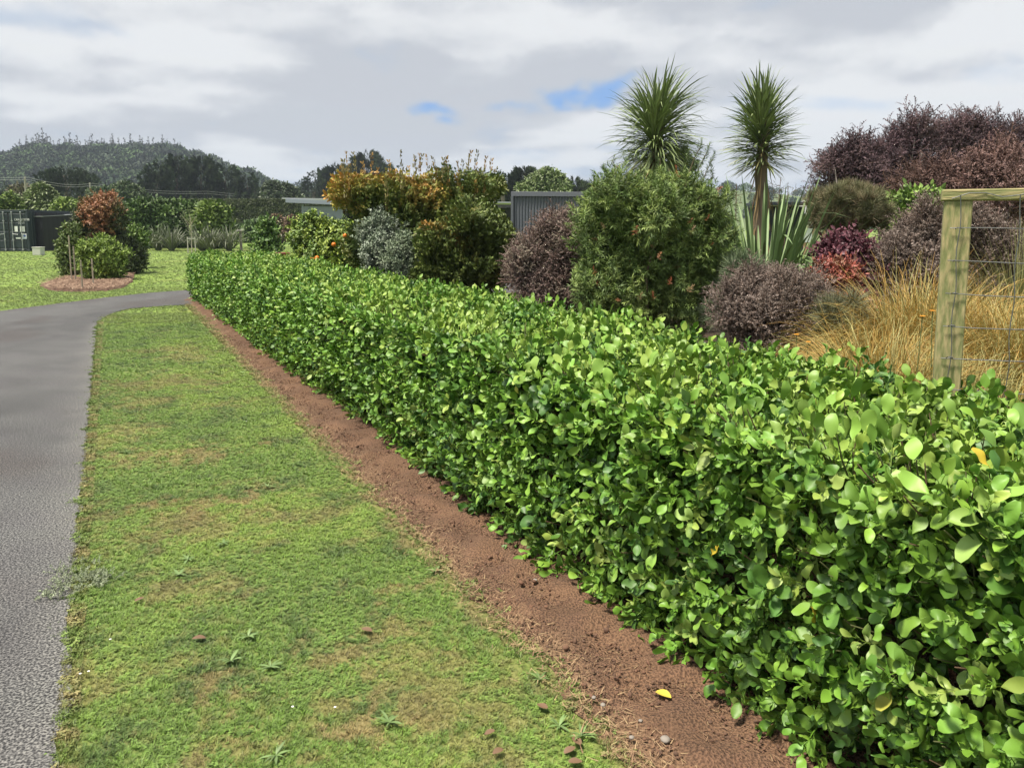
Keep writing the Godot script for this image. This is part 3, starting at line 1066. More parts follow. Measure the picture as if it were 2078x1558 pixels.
func cabbage_tree(where: Vector3, trunk_h: float, crown_h: float, L: float, n: int, r: float, label: String, droop: float, low: float) -> void:
	var t := thing("cabbage_tree", label, "tree", where)
	var mb := MB.new()
	var pts := []
	var rad := []
	for k in 12:
		var f := k / 11.0
		pts.append(Vector3(0.02 * sin(k * 1.3), f * (trunk_h + crown_h) - 0.1, 0.02 * cos(k * 1.9)))
		rad.append(r * (1.0 - 0.5 * f) * rr(0.93, 1.07))
	tube(mb, pts, rad, 9, Color(0.17, 0.13, 0.09))
	part(t, "trunk", mb.mesh(M.bark))
	mb = MB.new()
	var heads := []
	for k in 6:
		heads.append([Vector3(rr(-0.12, 0.12), rr(-0.12, 0.12), rr(-0.12, 0.12)), Basis(rv(), rr(0.1, 0.55)), rr(0.82, 1.12)])
	for k in n:
		var f := rng.randf()
		var hd: Array = heads[rng.randi() % heads.size()]
		var el := lerpf(low, 1.4, pow(f, 0.9)) + rr(-0.4, 0.35)
		var a := rng.randf() * TAU
		var d := Vector3(cos(a) * cos(el), sin(el), sin(a) * cos(el))
		d = hd[1] * d
		var b: Vector3 = Vector3(0, trunk_h + crown_h * clampf(f + rr(-0.15, 0.15), 0, 1), 0) + hd[0] * f + d * 0.03
		var c := Color(0.14, 0.20, 0.065).lerp(Color(0.21, 0.26, 0.11), rng.randf())
		if f < 0.1:
			c = c.lerp(Color(0.27, 0.20, 0.09), rng.randf())
		c = shade(c, rr(0.55, 1.35))
		ribbon(mb, b, d, L * hd[2] * rr(0.7, 1.15) * (1.0 if el > -0.2 else 0.8), rr(0.022, 0.036), droop * rr(0.4, 1.8), 6, c, shade(c, 1.1), 0.5 if rng.randf() < 0.2 else 0.0)
	part(t, "crown", mb.mesh(M.blade)).set_meta("kind", "stuff")
	mb = MB.new()
	for k in 90:
		var a := rng.randf() * TAU
		var y := trunk_h * lerpf(0.3, 0.98, pow(rng.randf(), 1.5))
		var d := Vector3(cos(a) * 0.28, -1.0, sin(a) * 0.28)
		var c := Color(0.22, 0.15, 0.08).lerp(Color(0.33, 0.24, 0.11), rng.randf())
		ribbon(mb, Vector3(cos(a) * r * 0.75, y, sin(a) * r * 0.75), d, rr(0.25, 0.6), rr(0.02, 0.035), 0.5, 4, shade(c, rr(0.6, 1.1)), c)
	part(t, "dead_leaf_skirt", mb.mesh(M.dull)).set_meta("kind", "stuff")

# ---------- shrubs ----------
# lobes given as picture rectangles [left, top, right, bottom] at a depth become ellipsoids round the plant's own foot
func lobes_from(rects: Array, depth: float, foot: Vector3, deep := 1.0) -> Array:
	var out := []
	for q in rects:
		var dz: float = q[4] if q.size() > 4 else 0.0
		var a := at(q[0], q[1], depth + dz)
		var b := at(q[2], q[3], depth + dz)
		var rx := absf(b.x - a.x) * 0.5
		out.append([(a + b) * 0.5 - foot, Vector3(rx, absf(a.y - b.y) * 0.5, rx * deep)])
	return out

# every lobe gets smaller masses budding from its surface, so that the outline is uneven and the masses shade one another
func clumped(lobes: Array, n: int, tall := 1.0) -> Array:
	var out := []
	for l in lobes:
		var r: Vector3 = l[1]
		out.append([l[0], r * 0.78])
		for k in n:
			var d := rv()
			d.y = d.y * 0.6 + 0.25
			out.append([l[0] + d.normalized() * r * rr(0.62, 0.95), Vector3(1.0, tall, 1.0) * (r.x + r.y) * 0.5 * rr(0.14, 0.42)])
	return out

func shrub(called: String, label: String, category: String, px: float, depth: float, rects: Array, mesh: Mesh, n: int, s0: float, s1: float, cols: Array, o := {}) -> Node3D:
	var foot := garden(px, depth)
	var t := thing(called, label, category, foot, o.get("group", ""))
	var lobes := lobes_from(rects, depth, foot, o.get("deep", 1.0))
	o["floor"] = o.get("floor", 0.03)
	lobes = clumped(lobes, o.get("clumps", 5), o.get("tall", 1.0))
	if o.get("stems", 6) > 0:
		stems(t, "stems", lobes, o.get("stems", 6), o.get("stem_r", 0.02), o.get("stem_col", Color(0.12, 0.09, 0.06)), o.get("foot", 0.1), o.get("twigs", 3))
	crown(t, "foliage", mesh, lobes, n, s0, s1, cols, o)
	return t

func make_garden() -> void:
	# bottlebrush
	var bb := shrub("bottlebrush_bush", "large rounded dark green bottlebrush bush with red tips before the cabbage trees", "bush", 1318, 7.4,
		[[1190, 350, 1400, 530], [1290, 345, 1455, 510], [1160, 400, 1330, 600], [1300, 390, 1490, 600], [1170, 500, 1340, 690], [1290, 500, 1470, 700], [1240, 365, 1420, 640], [1170, 400, 1260, 480]], S.narrow, 7800, 0.09, 0.155,
		[Color(0.143, 0.219, 0.053), Color(0.187, 0.273, 0.067), Color(0.110, 0.177, 0.045), Color(0.230, 0.308, 0.078)], {"up": 0.45, "stems": 9, "stem_r": 0.022, "rough": 0.2, "inner": 0.5, "deep": 0.9})
	var lobes := lobes_from([[1195, 330, 1420, 560], [1260, 320, 1460, 560], [1170, 420, 1480, 640]], 7.4, bb.position, 0.9)
	crown(bb, "red_new_tips", S.narrow, lobes, 90, 0.05, 0.09, [Color(0.42, 0.13, 0.06), Color(0.35, 0.16, 0.07), Color(0.30, 0.2, 0.09)], {"up": 0.6, "inner": 0.97, "rough": 0.1})
	# long shoots standing out of the crown
	var mb := MB.new()
	var sprays := PackedFloat32Array()
	for q in [[1437, 305], [1447, 322], [1230, 345], [1243, 325], [1205, 365], [1395, 318], [1300, 322], [1420, 300], [1448, 352], [1270, 330], [1340, 318]]:
		var e := at(q[0], q[1], 7.4 + rr(-0.4, 0.3)) - bb.position
		var b := e + Vector3((1318.0 - q[0]) * 0.0012, -0.35, 0)
		limb(mb, b, e, 0.006, 0.003, 0.04, 4, Color(0.13, 0.1, 0.06), 3)
		for k in 7:
			put(sprays, along((e - b) + rv() * 0.12, rng.randf() * TAU) * Basis.from_scale(Vector3.ONE * rr(0.07, 0.11)), b.lerp(e, 0.2 + k * 0.12), shade(Color(0.12, 0.18, 0.06), rr(0.8, 1.2)))
	part(bb, "shoot_stems", mb.mesh(M.bark))
	copies(bb, "shoot_leaves", S.narrow, sprays)
	# brown twiggy shrub beside it
	shrub("twiggy_shrub", "dense brown twiggy shrub between the orange maple and the bottlebrush", "shrub", 1110, 8.6,
		[[1030, 470, 1150, 610], [1080, 455, 1195, 600], [1035, 530, 1190, 690], [1095, 445, 1180, 530]], S.twig, 2600, 0.14, 0.26,
		[Color(0.196, 0.138, 0.123), Color(0.242, 0.184, 0.154), Color(0.150, 0.111, 0.097), Color(0.253, 0.216, 0.168)], {"up": 0.65, "tall": 1.6, "stems": 14, "stem_r": 0.012, "stem_col": Color(0.16, 0.11, 0.09), "twigs": 5, "rough": 0.25})
	# maple, two masses
	var gold := {"freq": 30.0, "rise": 0.42, "mid": 2.35, "over": -0.06, "cols": [Color(0.513, 0.335, 0.081), Color(0.415, 0.347, 0.069), Color(0.328, 0.335, 0.069), Color(0.503, 0.283, 0.081)]}
	var mp := shrub("maple_tree", "wide maple with orange tipped upper leaves before the long grey building", "tree", 850, 14.2,
		[[700, 350, 860, 470], [760, 335, 920, 480], [870, 335, 1000, 470], [720, 400, 900, 560], [860, 390, 1010, 560], [800, 350, 960, 560], [690, 345, 770, 420]], S.tier, 9500, 0.15, 0.27,
		[Color(0.14, 0.20, 0.045), Color(0.18, 0.235, 0.055), Color(0.11, 0.165, 0.04), Color(0.22, 0.245, 0.06)], {"flat": 1.0, "rough": 0.28, "tint": gold, "stems": 9, "stem_r": 0.05, "stem_col": Color(0.2, 0.17, 0.13), "inner": 0.35})
	var sp := PackedFloat32Array()
	for k in 44:
		var e := at(rr(690, 1010), rr(320, 372), 14.2 + rr(-0.8, 0.8)) - mp.position
		for j in 3:
			put(sp, along(Vector3.UP + rv() * 0.25, rng.randf() * TAU) * Basis.from_scale(Vector3(0.12, 0.24, 0.12)), e - Vector3.UP * (0.1 + 0.22 * j), shade([Color(0.36, 0.22, 0.06), Color(0.22, 0.19, 0.06)][rng.randi() % 2], rr(0.8, 1.1)))
	copies(mp, "top_shoots", S.tier, sp)
	shrub("maple_tree", "lower spreading maple with scattered orange sprays in front of the wide maple", "tree", 930, 11.8,
		[[840, 440, 960, 560], [900, 400, 1030, 540], [860, 480, 1020, 620], [830, 520, 940, 620], [950, 450, 1040, 600]], S.tier, 5200, 0.14, 0.24,
		[Color(0.14, 0.195, 0.045), Color(0.18, 0.225, 0.055), Color(0.11, 0.16, 0.04)], {"flat": 1.0, "rough": 0.3, "inner": 0.35, "stems": 7, "stem_r": 0.035, "tint": {"freq": 45.0, "rise": 0.18, "mid": 1.5, "over": 0.16, "cols": [Color(0.45, 0.2, 0.04), Color(0.36, 0.24, 0.05), Color(0.28, 0.22, 0.045)]}})
	# silver shrubs
	shrub("silver_shrub", "tall silvery grey leaved shrub behind the orange tree", "shrub", 765, 13.6,
		[[725, 445, 810, 540], [750, 442, 820, 530], [730, 490, 825, 620]], S.silver, 1900, 0.16, 0.26,
		[Color(0.34, 0.39, 0.31), Color(0.27, 0.33, 0.24), Color(0.2, 0.25, 0.17)], {"up": 0.75, "rnd": 0.25, "stems": 8})
	shrub("silver_shrub", "low rounded grey green shrub at the foot of the maples", "shrub", 818, 12.0,
		[[785, 490, 860, 570], [790, 520, 855, 620]], S.silver, 1500, 0.13, 0.22,
		[Color(0.23, 0.29, 0.19), Color(0.17, 0.22, 0.13), Color(0.28, 0.33, 0.23)], {"up": 0.5, "stems": 7})
	# orange tree and its fruit
	var ct := shrub("orange_tree", "small bright green citrus tree carrying ripe oranges behind the hedge", "tree", 662, 15.6,
		[[588, 450, 680, 540], [640, 455, 735, 540], [600, 480, 740, 590], [600, 440, 650, 500], [660, 450, 720, 510]], S.leafy_gloss, 2200, 0.16, 0.27,
		[Color(0.25, 0.34, 0.05), Color(0.31, 0.40, 0.07), Color(0.16, 0.25, 0.04), Color(0.12, 0.2, 0.04)], {"up": 0.4, "stems": 6, "rough": 0.3})
	for q in [[677, 496], [707, 495], [719, 507], [643, 523], [634, 526], [700, 478]]:
		var om := SphereMesh.new()
		om.radius = 0.045; om.height = 0.086; om.radial_segments = 16; om.rings = 8
		var f := part(ct, "orange_fruit", om, at(q[0], q[1], 14.75) - ct.position)
		f.material_override = M.orange
	# small upright shrub and red bowl beyond the hedge's end
	shrub("young_shrub", "small upright green shrub on the lawn beside the red bowl", "shrub", 541, 22.0,
		[[518, 490, 566, 530], [522, 465, 560, 510], [532, 452, 552, 480]], S.leafy, 330, 0.22, 0.34,
		[Color(0.11, 0.2, 0.045), Color(0.16, 0.26, 0.06), Color(0.08, 0.15, 0.04)], {"stems": 3, "up": 0.6})
	var bowl := thing("pedestal_bowl", "dark red bowl on a thin pedestal on the lawn", "bowl", on_ground(571, 1000) * 0.0 + Vector3(at(571, HORIZON, 21.0).x, 0, -21.0))
	var pr := [[0.0, 0.14], [0.02, 0.14], [0.04, 0.05], [0.5, 0.04], [0.56, 0.06], [0.60, 0.14], [0.68, 0.2], [0.70, 0.2], [0.68, 0.17], [0.62, 0.1], [0.6, 0.0]]
	lathe(bowl, "stem_and_base", pr.slice(0, 5), Color(0.13, 0.03, 0.025), M.paint)
	lathe(bowl, "bowl", pr.slice(4), Color(0.17, 0.035, 0.03), M.paint)
	bowl.position.y = 0.17
	lathe(bowl, "plinth", [[-0.17, 0.16], [0.0, 0.16], [0.001, 0.0]], Color(0.25, 0.24, 0.22), M.concrete)
	# right-hand garden
	flax(garden(1555, 9.2), 1.58, 300, "big green flax with long arching strap leaves before the dark shed", 0.042, Color(0.17, 0.25, 0.10), true, "", 0.42)
	cabbage_tree(Vector3(at(1330, HORIZON, 13.4).x, 0, -13.4), 2.72, 0.72, 0.88, 950, 0.16, "cabbage tree with broad drooping head rising behind the bottlebrush bush", 0.8, -0.7)
	cabbage_tree(Vector3(at(1543, HORIZON, 13.8).x, 0, -13.8), 2.72, 0.85, 0.72, 850, 0.17, "cabbage tree with upright head and shaggy bare trunk behind the flax", 0.45, -0.3)
	var grey := [Color(0.184, 0.144, 0.123), Color(0.230, 0.180, 0.154), Color(0.147, 0.117, 0.097), Color(0.258, 0.211, 0.185)]
	shrub("wiry_shrub", "low mounded grey brown wiry shrub beside the golden tussocks", "shrub", 1580, 5.7,
		[[1460, 580, 1600, 720], [1520, 555, 1690, 700], [1480, 560, 1640, 690], [1560, 600, 1700, 740], [1500, 640, 1660, 780]], S.twig, 3400, 0.10, 0.18, grey, {"up": 0.7, "tall": 1.7, "clumps": 7, "stems": 16, "stem_r": 0.008, "twigs": 5, "stem_col": Color(0.15, 0.11, 0.09), "rough": 0.2})
	shrub("red_shrub", "low rounded shrub with small red leaves beside the wiry shrub", "shrub", 1690, 6.4,
		[[1645, 535, 1735, 610], [1660, 530, 1730, 590], [1650, 560, 1750, 680]], S.leafy, 900, 0.06, 0.1,
		[Color(0.360, 0.102, 0.072), Color(0.288, 0.084, 0.060), Color(0.240, 0.120, 0.072)], {"stems": 6, "stem_r": 0.008})
	shrub("purple_shrub", "dark burgundy leaved shrub between the wiry shrubs", "shrub", 1715, 7.2,
		[[1665, 495, 1760, 570], [1680, 488, 1770, 560], [1670, 520, 1780, 640]], S.leafy, 1000, 0.09, 0.15,
		[Color(0.098, 0.029, 0.042), Color(0.072, 0.023, 0.033), Color(0.143, 0.046, 0.065)], {"stems": 6, "stem_r": 0.008})
	shrub("olive_shrub", "rounded olive green shrub on bare fanning stems before the purple trees", "shrub", 1722, 9.0,
		[[1645, 380, 1740, 460], [1690, 372, 1795, 455], [1650, 400, 1800, 480], [1720, 395, 1810, 470]], S.thread, 2600, 0.10, 0.17,
		[Color(0.17, 0.175, 0.085), Color(0.2, 0.19, 0.095), Color(0.14, 0.15, 0.075), Color(0.23, 0.185, 0.11)], {"up": 0.8, "tall": 1.6, "clumps": 6, "stems": 22, "stem_r": 0.011, "stem_col": Color(0.17, 0.12, 0.09), "foot": 0.12, "rough": 0.25, "inner": 0.3})
	shrub("leafy_shrub", "bright green broad leaved shrub behind the trellis post", "shrub", 1860, 9.8,
		[[1800, 400, 1880, 470], [1840, 395, 1920, 470], [1810, 420, 1930, 540]], S.leafy, 1100, 0.13, 0.22,
		[Color(0.180, 0.285, 0.053), Color(0.240, 0.360, 0.075), Color(0.128, 0.210, 0.045)], {"stems": 7, "stem_r": 0.012})
	shrub("wiry_shrub", "tall grey brown wiry shrub around the trellis post", "shrub", 1850, 7.0,
		[[1765, 490, 1860, 590], [1830, 440, 1920, 560], [1780, 520, 1920, 660]], S.twig, 2500, 0.12, 0.2, grey, {"up": 0.75, "tall": 1.8, "clumps": 7, "stems": 14, "stem_r": 0.009, "twigs": 5, "stem_col": Color(0.17, 0.13, 0.11)})
	shrub("wiry_shrub", "grey brown wiry shrub seen through the trellis wires", "shrub", 2010, 7.3,
		[[1950, 450, 2060, 570], [1960, 500, 2070, 640], [1930, 430, 2000, 530]], S.twig, 1900, 0.12, 0.2, grey, {"up": 0.75, "tall": 1.8, "clumps": 7, "stems": 12, "stem_r": 0.009, "twigs": 5, "stem_col": Color(0.17, 0.13, 0.11)})
	shrub("thread_leaf_shrub", "soft pale green thread leaved shrub under the flax", "shrub", 1512, 7.0,
		[[1470, 525, 1550, 600], [1455, 560, 1540, 680]], S.thread, 700, 0.12, 0.2, [Color(0.17, 0.22, 0.12), Color(0.13, 0.18, 0.09), Color(0.2, 0.25, 0.15)], {"up": 0.7, "stems": 4, "stem_r": 0.008})
	shrub("thread_leaf_shrub", "grey green feathery clump between wiry shrub and golden tussocks", "shrub", 1700, 5.4,
		[[1660, 610, 1740, 700], [1640, 640, 1750, 760]], S.thread, 800, 0.12, 0.2, [Color(0.16, 0.17, 0.10), Color(0.2, 0.21, 0.13), Color(0.13, 0.14, 0.08)], {"up": 0.4, "stems": 4, "stem_r": 0.006})
	carex(garden(1818, 4.3), 0.66, 5741, "golden tussock grass on the flax side of the trellis post")
	carex(garden(1880, 5.2), 0.86, 5741, "tall golden tussock grass directly behind the trellis post")
	carex(garden(1790, 5.0), 0.59, 3827, "smaller golden tussock grass beside the feathery clump")
	carex(garden(2020, 4.9), 0.75, 5741, "golden tussock grass seen through the trellis wires", 0.1)
	carex(garden(2110, 4.4), 0.72, 5741, "orange tipped tussock grass beyond the trellis wires", 0.1)
	carex(garden(1985, 3.95), 0.54, 4458, "greener tussock grass low against the trellis post", 0.5)
	var pale := thing("tussock_grass", "pale lime tussock grass beyond the golden ones", "grass plant", garden(2085, 7.0), "golden tussocks behind the hedge")
	mb = MB.new()
	for k in 700:
		var a := rng.randf() * TAU
		strip_blade(mb, Vector3.ZERO, Vector3(cos(a) * rng.randf() * 0.8, 1, sin(a) * rng.randf() * 0.8), rr(0.9, 1.4), 0.009, rr(0.8, 1.6), 6, Color(0.2, 0.22, 0.07), Color(0.42, 0.42, 0.19))
	part(pale, "blades", mb.mesh(M.blade)).set_meta("kind", "stuff")
	# little sword-leaved plant in front of the bottlebrush
	flax(garden(1372, 5.55), 0.62, 16, "little sword leaved plant poking above the hedge under the bottlebrush", 0.035, Color(0.17, 0.24, 0.09), true)
	# marigold flowers
	for q in [[1617, 679, 4.75], [1641, 694, 4.7], [1893, 631, 4.0], [1873, 642, 4.0]]:
		var e := at(q[0], q[1], q[2])
		var fp := Vector3(e.x, bed_height(e.x, q[2]), e.z)
		var fl := thing("orange_flower", "small orange daisy flower on a thin stem behind the hedge", "flower", fp, "orange daisies")
		mb = MB.new()
		limb(mb, Vector3.ZERO, e - fp, 0.003, 0.0025, 0.03, 4, Color(0.1, 0.14, 0.05))
		part(fl, "stem", mb.mesh(M.bark))
		mb = MB.new()
		for k in 12:
			var a := k * TAU / 12
			leaf(mb, leaf_frame(e - fp, Vector3(cos(a), 0.35, sin(a)), Vector3.UP), 0.018, 0.009, 0.1, 0.2, 0.0, Color(0.75, 0.3, 0.01), 2, 0)
		part(fl, "petals", mb.mesh(M.leaf))
	# purple-brown trees at the back
	var plum := [Color(0.102, 0.063, 0.076), Color(0.134, 0.086, 0.097), Color(0.079, 0.055, 0.064), Color(0.165, 0.114, 0.123)]
	var rusty := [Color(0.117, 0.068, 0.054), Color(0.090, 0.054, 0.045), Color(0.144, 0.090, 0.077)]
	var k := 0
	for q in [[1705, 16.5, [[1655, 290, 1740, 400], [1690, 275, 1770, 380], [1660, 340, 1780, 460]], plum, "purple brown tree at the outer end of the purple row"],
		[1850, 17.0, [[1780, 235, 1880, 370], [1830, 212, 1900, 320], [1790, 300, 1920, 460], [1760, 270, 1850, 400]], plum, "tallest purple brown tree with pale bare limbs"],
		[1960, 17.5, [[1900, 225, 1990, 350], [1940, 212, 2010, 320], [1890, 300, 2020, 460]], plum, "purple brown tree with two peaks behind the trellis rail"],
		[2070, 17.0, [[2010, 232, 2080, 350], [2060, 225, 2150, 360], [2010, 300, 2160, 460]], plum, "purple brown tree standing over the trellis rail"],
		[2210, 17.0, [[2130, 230, 2260, 360], [2140, 300, 2290, 460]], plum, "purple brown tree past the end of the row"],
		[2010, 13.5, [[1960, 320, 2060, 400], [2010, 330, 2090, 420], [1950, 370, 2090, 500]], [Color(0.24, 0.155, 0.14), Color(0.19, 0.12, 0.105), Color(0.15, 0.09, 0.08)], "pinkish brown twiggy bush in front of the purple trees"],
		[1890, 14.5, [[1830, 350, 1930, 440], [1880, 330, 1970, 440], [1830, 400, 1980, 500]], rusty, "rusty brown bush under the purple trees"]]:
		for e in q[2]:
			if k < 5:
				e[1] += 30
		shrub("purple_tree" if k < 5 else "twiggy_bush", q[4], "tree" if k < 5 else "bush", q[0], q[1], q[2], S.twig, 1350 if k < 5 else 1100, 0.24, 0.5, q[3], {"up": 0.6, "rnd": 0.55, "tall": 1.9, "clumps": 8, "stems": 16, "stem_r": 0.05, "stem_col": Color(0.36, 0.31, 0.29), "twigs": 6, "rough": 0.38, "inner": 0.25, "foot": 0.3})
		k += 1
	# thin seedling tops against the sky
	for q in [[1495, 372, 1497], [1585, 360, 1580], [1600, 380, 1596]]:
		var e := at(q[0], q[1], 11.0)
		var fp := garden(q[2], 11.0)
		var sd := thing("tall_weed", "thin brown seed stalk standing above the flax", "plant", fp, "seed stalks above the flax")
		mb = MB.new()
		limb(mb, Vector3.ZERO, e - fp, 0.012, 0.004, 0.03, 4, Color(0.16, 0.1, 0.07))
		part(sd, "stalk", mb.mesh(M.bark))
		var sb := PackedFloat32Array()
		for j in 9:
			put(sb, along(Vector3.UP + rv(), rng.randf() * TAU) * Basis.from_scale(Vector3.ONE * rr(0.12, 0.2)), (e - fp) * (1.0 - j * 0.03) - Vector3.UP * 0.12, Color(0.14, 0.13, 0.08))
		copies(sd, "seed_head", S.twig, sb)

func lathe(parent: Node, called: String, prof: Array, col: Color, m: Material) -> MeshInstance3D:
	var mb := MB.new()
	var n := 20
	for k in prof.size():
		for j in n:
			var a := TAU * j / n
			mb.vert(Vector3(cos(a) * prof[k][1], prof[k][0], sin(a) * prof[k][1]), col)
	for k in prof.size() - 1:
		for j in n:
			mb.quad(k * n + j, k * n + (j + 1) % n, (k + 1) * n + (j + 1) % n, (k + 1) * n + j)
	return part(parent, called, mb.mesh(m))

# ---------- left side: island, containers, lawn trees ----------
func flat_spot(px: float, d: float) -> Vector3:
	return Vector3(at(px, HORIZON, d).x, 0, -d)

func bush(called: String, label: String, category: String, px: float, d: float, rects: Array, mesh: Mesh, n: int, s0: float, s1: float, cols: Array, o := {}) -> Node3D:
	var foot := flat_spot(px, d)
	var t := thing(called, label, category, foot, o.get("group", ""))
	var lobes := lobes_from(rects, d, foot, o.get("deep", 1.0))
	o["floor"] = 0.05
	lobes = clumped(lobes, o.get("clumps", 4))
	stems(t, "stems", lobes, o.get("stems", 5), o.get("stem_r", 0.04), o.get("stem_col", Color(0.12, 0.09, 0.07)), 0.2, 2)
	crown(t, "foliage", mesh, lobes, n, s0, s1, cols, o)
	return t

func make_island() -> void:
	bush("red_tipped_shrub", "tall rounded shrub with orange red new leaves on the mulch island", "shrub", 208, 25.5,
		[[150, 405, 262, 500], [140, 450, 270, 560], [165, 395, 255, 470], [170, 480, 280, 575], [200, 500, 285, 580]], S.leafy, 5200, 0.15, 0.26,
		[Color(0.06, 0.085, 0.03), Color(0.085, 0.11, 0.035), Color(0.05, 0.07, 0.025)], {"stems": 7, "inner": 0.55, "rough": 0.18, "tint": {"freq": 40.0, "rise": 0.40, "mid": 1.9, "over": -0.16, "cols": [Color(0.30, 0.125, 0.06), Color(0.23, 0.12, 0.055), Color(0.34, 0.18, 0.085)]}})
	bush("round_shrub", "clipped bright green rounded shrub in front of the red tipped shrub", "shrub", 207, 22.6,
		[[160, 485, 256, 570], [170, 480, 245, 540], [165, 510, 250, 590]], S.leafy, 2000, 0.13, 0.22,
		[Color(0.19, 0.28, 0.045), Color(0.24, 0.34, 0.06), Color(0.13, 0.2, 0.035)], {"stems": 5, "rough": 0.12, "inner": 0.55})
	bush("upright_shrub", "loose upright green shrub nearest the containers on the mulch island", "shrub", 142, 24.0,
		[[116, 470, 160, 530], [120, 495, 165, 570], [125, 462, 155, 500]], S.leafy, 480, 0.16, 0.27,
		[Color(0.115, 0.165, 0.04), Color(0.15, 0.2, 0.06), Color(0.085, 0.13, 0.03)], {"stems": 5, "stem_r": 0.02, "rough": 0.3})
	bush("leafy_clump", "narrow green shrub behind the red tipped shrub", "shrub", 278, 29.0,
		[[262, 455, 290, 520], [262, 490, 288, 550]], S.leafy, 420, 0.2, 0.34, [Color(0.1, 0.17, 0.03), Color(0.14, 0.22, 0.045)], {"stems": 4, "stem_r": 0.02})
	for q in [[145, 571, 478], [167, 589, 528], [189, 580, 525], [153, 573, 500]]:
		var f := on_ground(q[0], q[1])
		var top := at(q[0], q[2], -f.z).y
		var st := thing("garden_stake", "slim weathered wooden stake standing in the mulch island", "stake", f, "stakes in the mulch island", rr(0, 1))
		box_part(st, "shaft", Vector3(0, top / 2 - 0.03, 0), Vector3(0.034, top + 0.06, 0.034), M.paint, 0.004, Basis(), Color(0.33, 0.29, 0.22))
		var mb := MB.new()
		box(mb, Vector3.ZERO, Vector3(0.05, 0.03, 0.05), Basis(), Color(0.2, 0.18, 0.14), 0.004)
		part(st, "tie", mb.mesh(M.dull), Vector3(0, top * 0.8, 0))

func corrugated(parent: Node, called: String, o: Vector3, u: Vector3, length: float, h: float, pitch: float, deep: float, col: Color, m: Material, square := true) -> void:
	var mb := MB.new()
	var out := u.cross(Vector3.UP).normalized()
	var n := int(length / pitch)
	var prof := [[0.0, 0.0], [0.3, 0.0], [0.45, 1.0], [0.85, 1.0]] if square else [[0.0, 0.0], [0.17, 0.2], [0.33, 0.8], [0.5, 1.0], [0.67, 0.8], [0.83, 0.2]]
	var prev := []
	for k in n * prof.size() + 1:
		var e: Array = prof[k % prof.size()]
		var p: Vector3 = o + u * ((k / prof.size()) + e[0]) * (length / n) - out * deep * e[1]
		var row := [mb.vert(p, col), mb.vert(p + Vector3.UP * h, col)]
		if k > 0:
			var a := mb.vert(mb.v[prev[0]], col)
			var b := mb.vert(mb.v[prev[1]], col)
			mb.quad(a, b, row[1], row[0])
		prev = row
	part(parent, called, mb.mesh(m))

func text_part(parent: Node, s: String, size: float, p: Vector3, col: Color) -> void:
	var tm := TextMesh.new()
	var f := SystemFont.new()
	f.font_names = PackedStringArray(["Droid Sans"])
	tm.font = f
	tm.text = s
	tm.font_size = 32
	tm.pixel_size = size / 24.0
	tm.depth = 0.004
	tm.horizontal_alignment = HORIZONTAL_ALIGNMENT_LEFT
	var m := StandardMaterial3D.new()
	m.albedo_color = col
	tm.material = m
	part(parent, "lettering", tm, p)

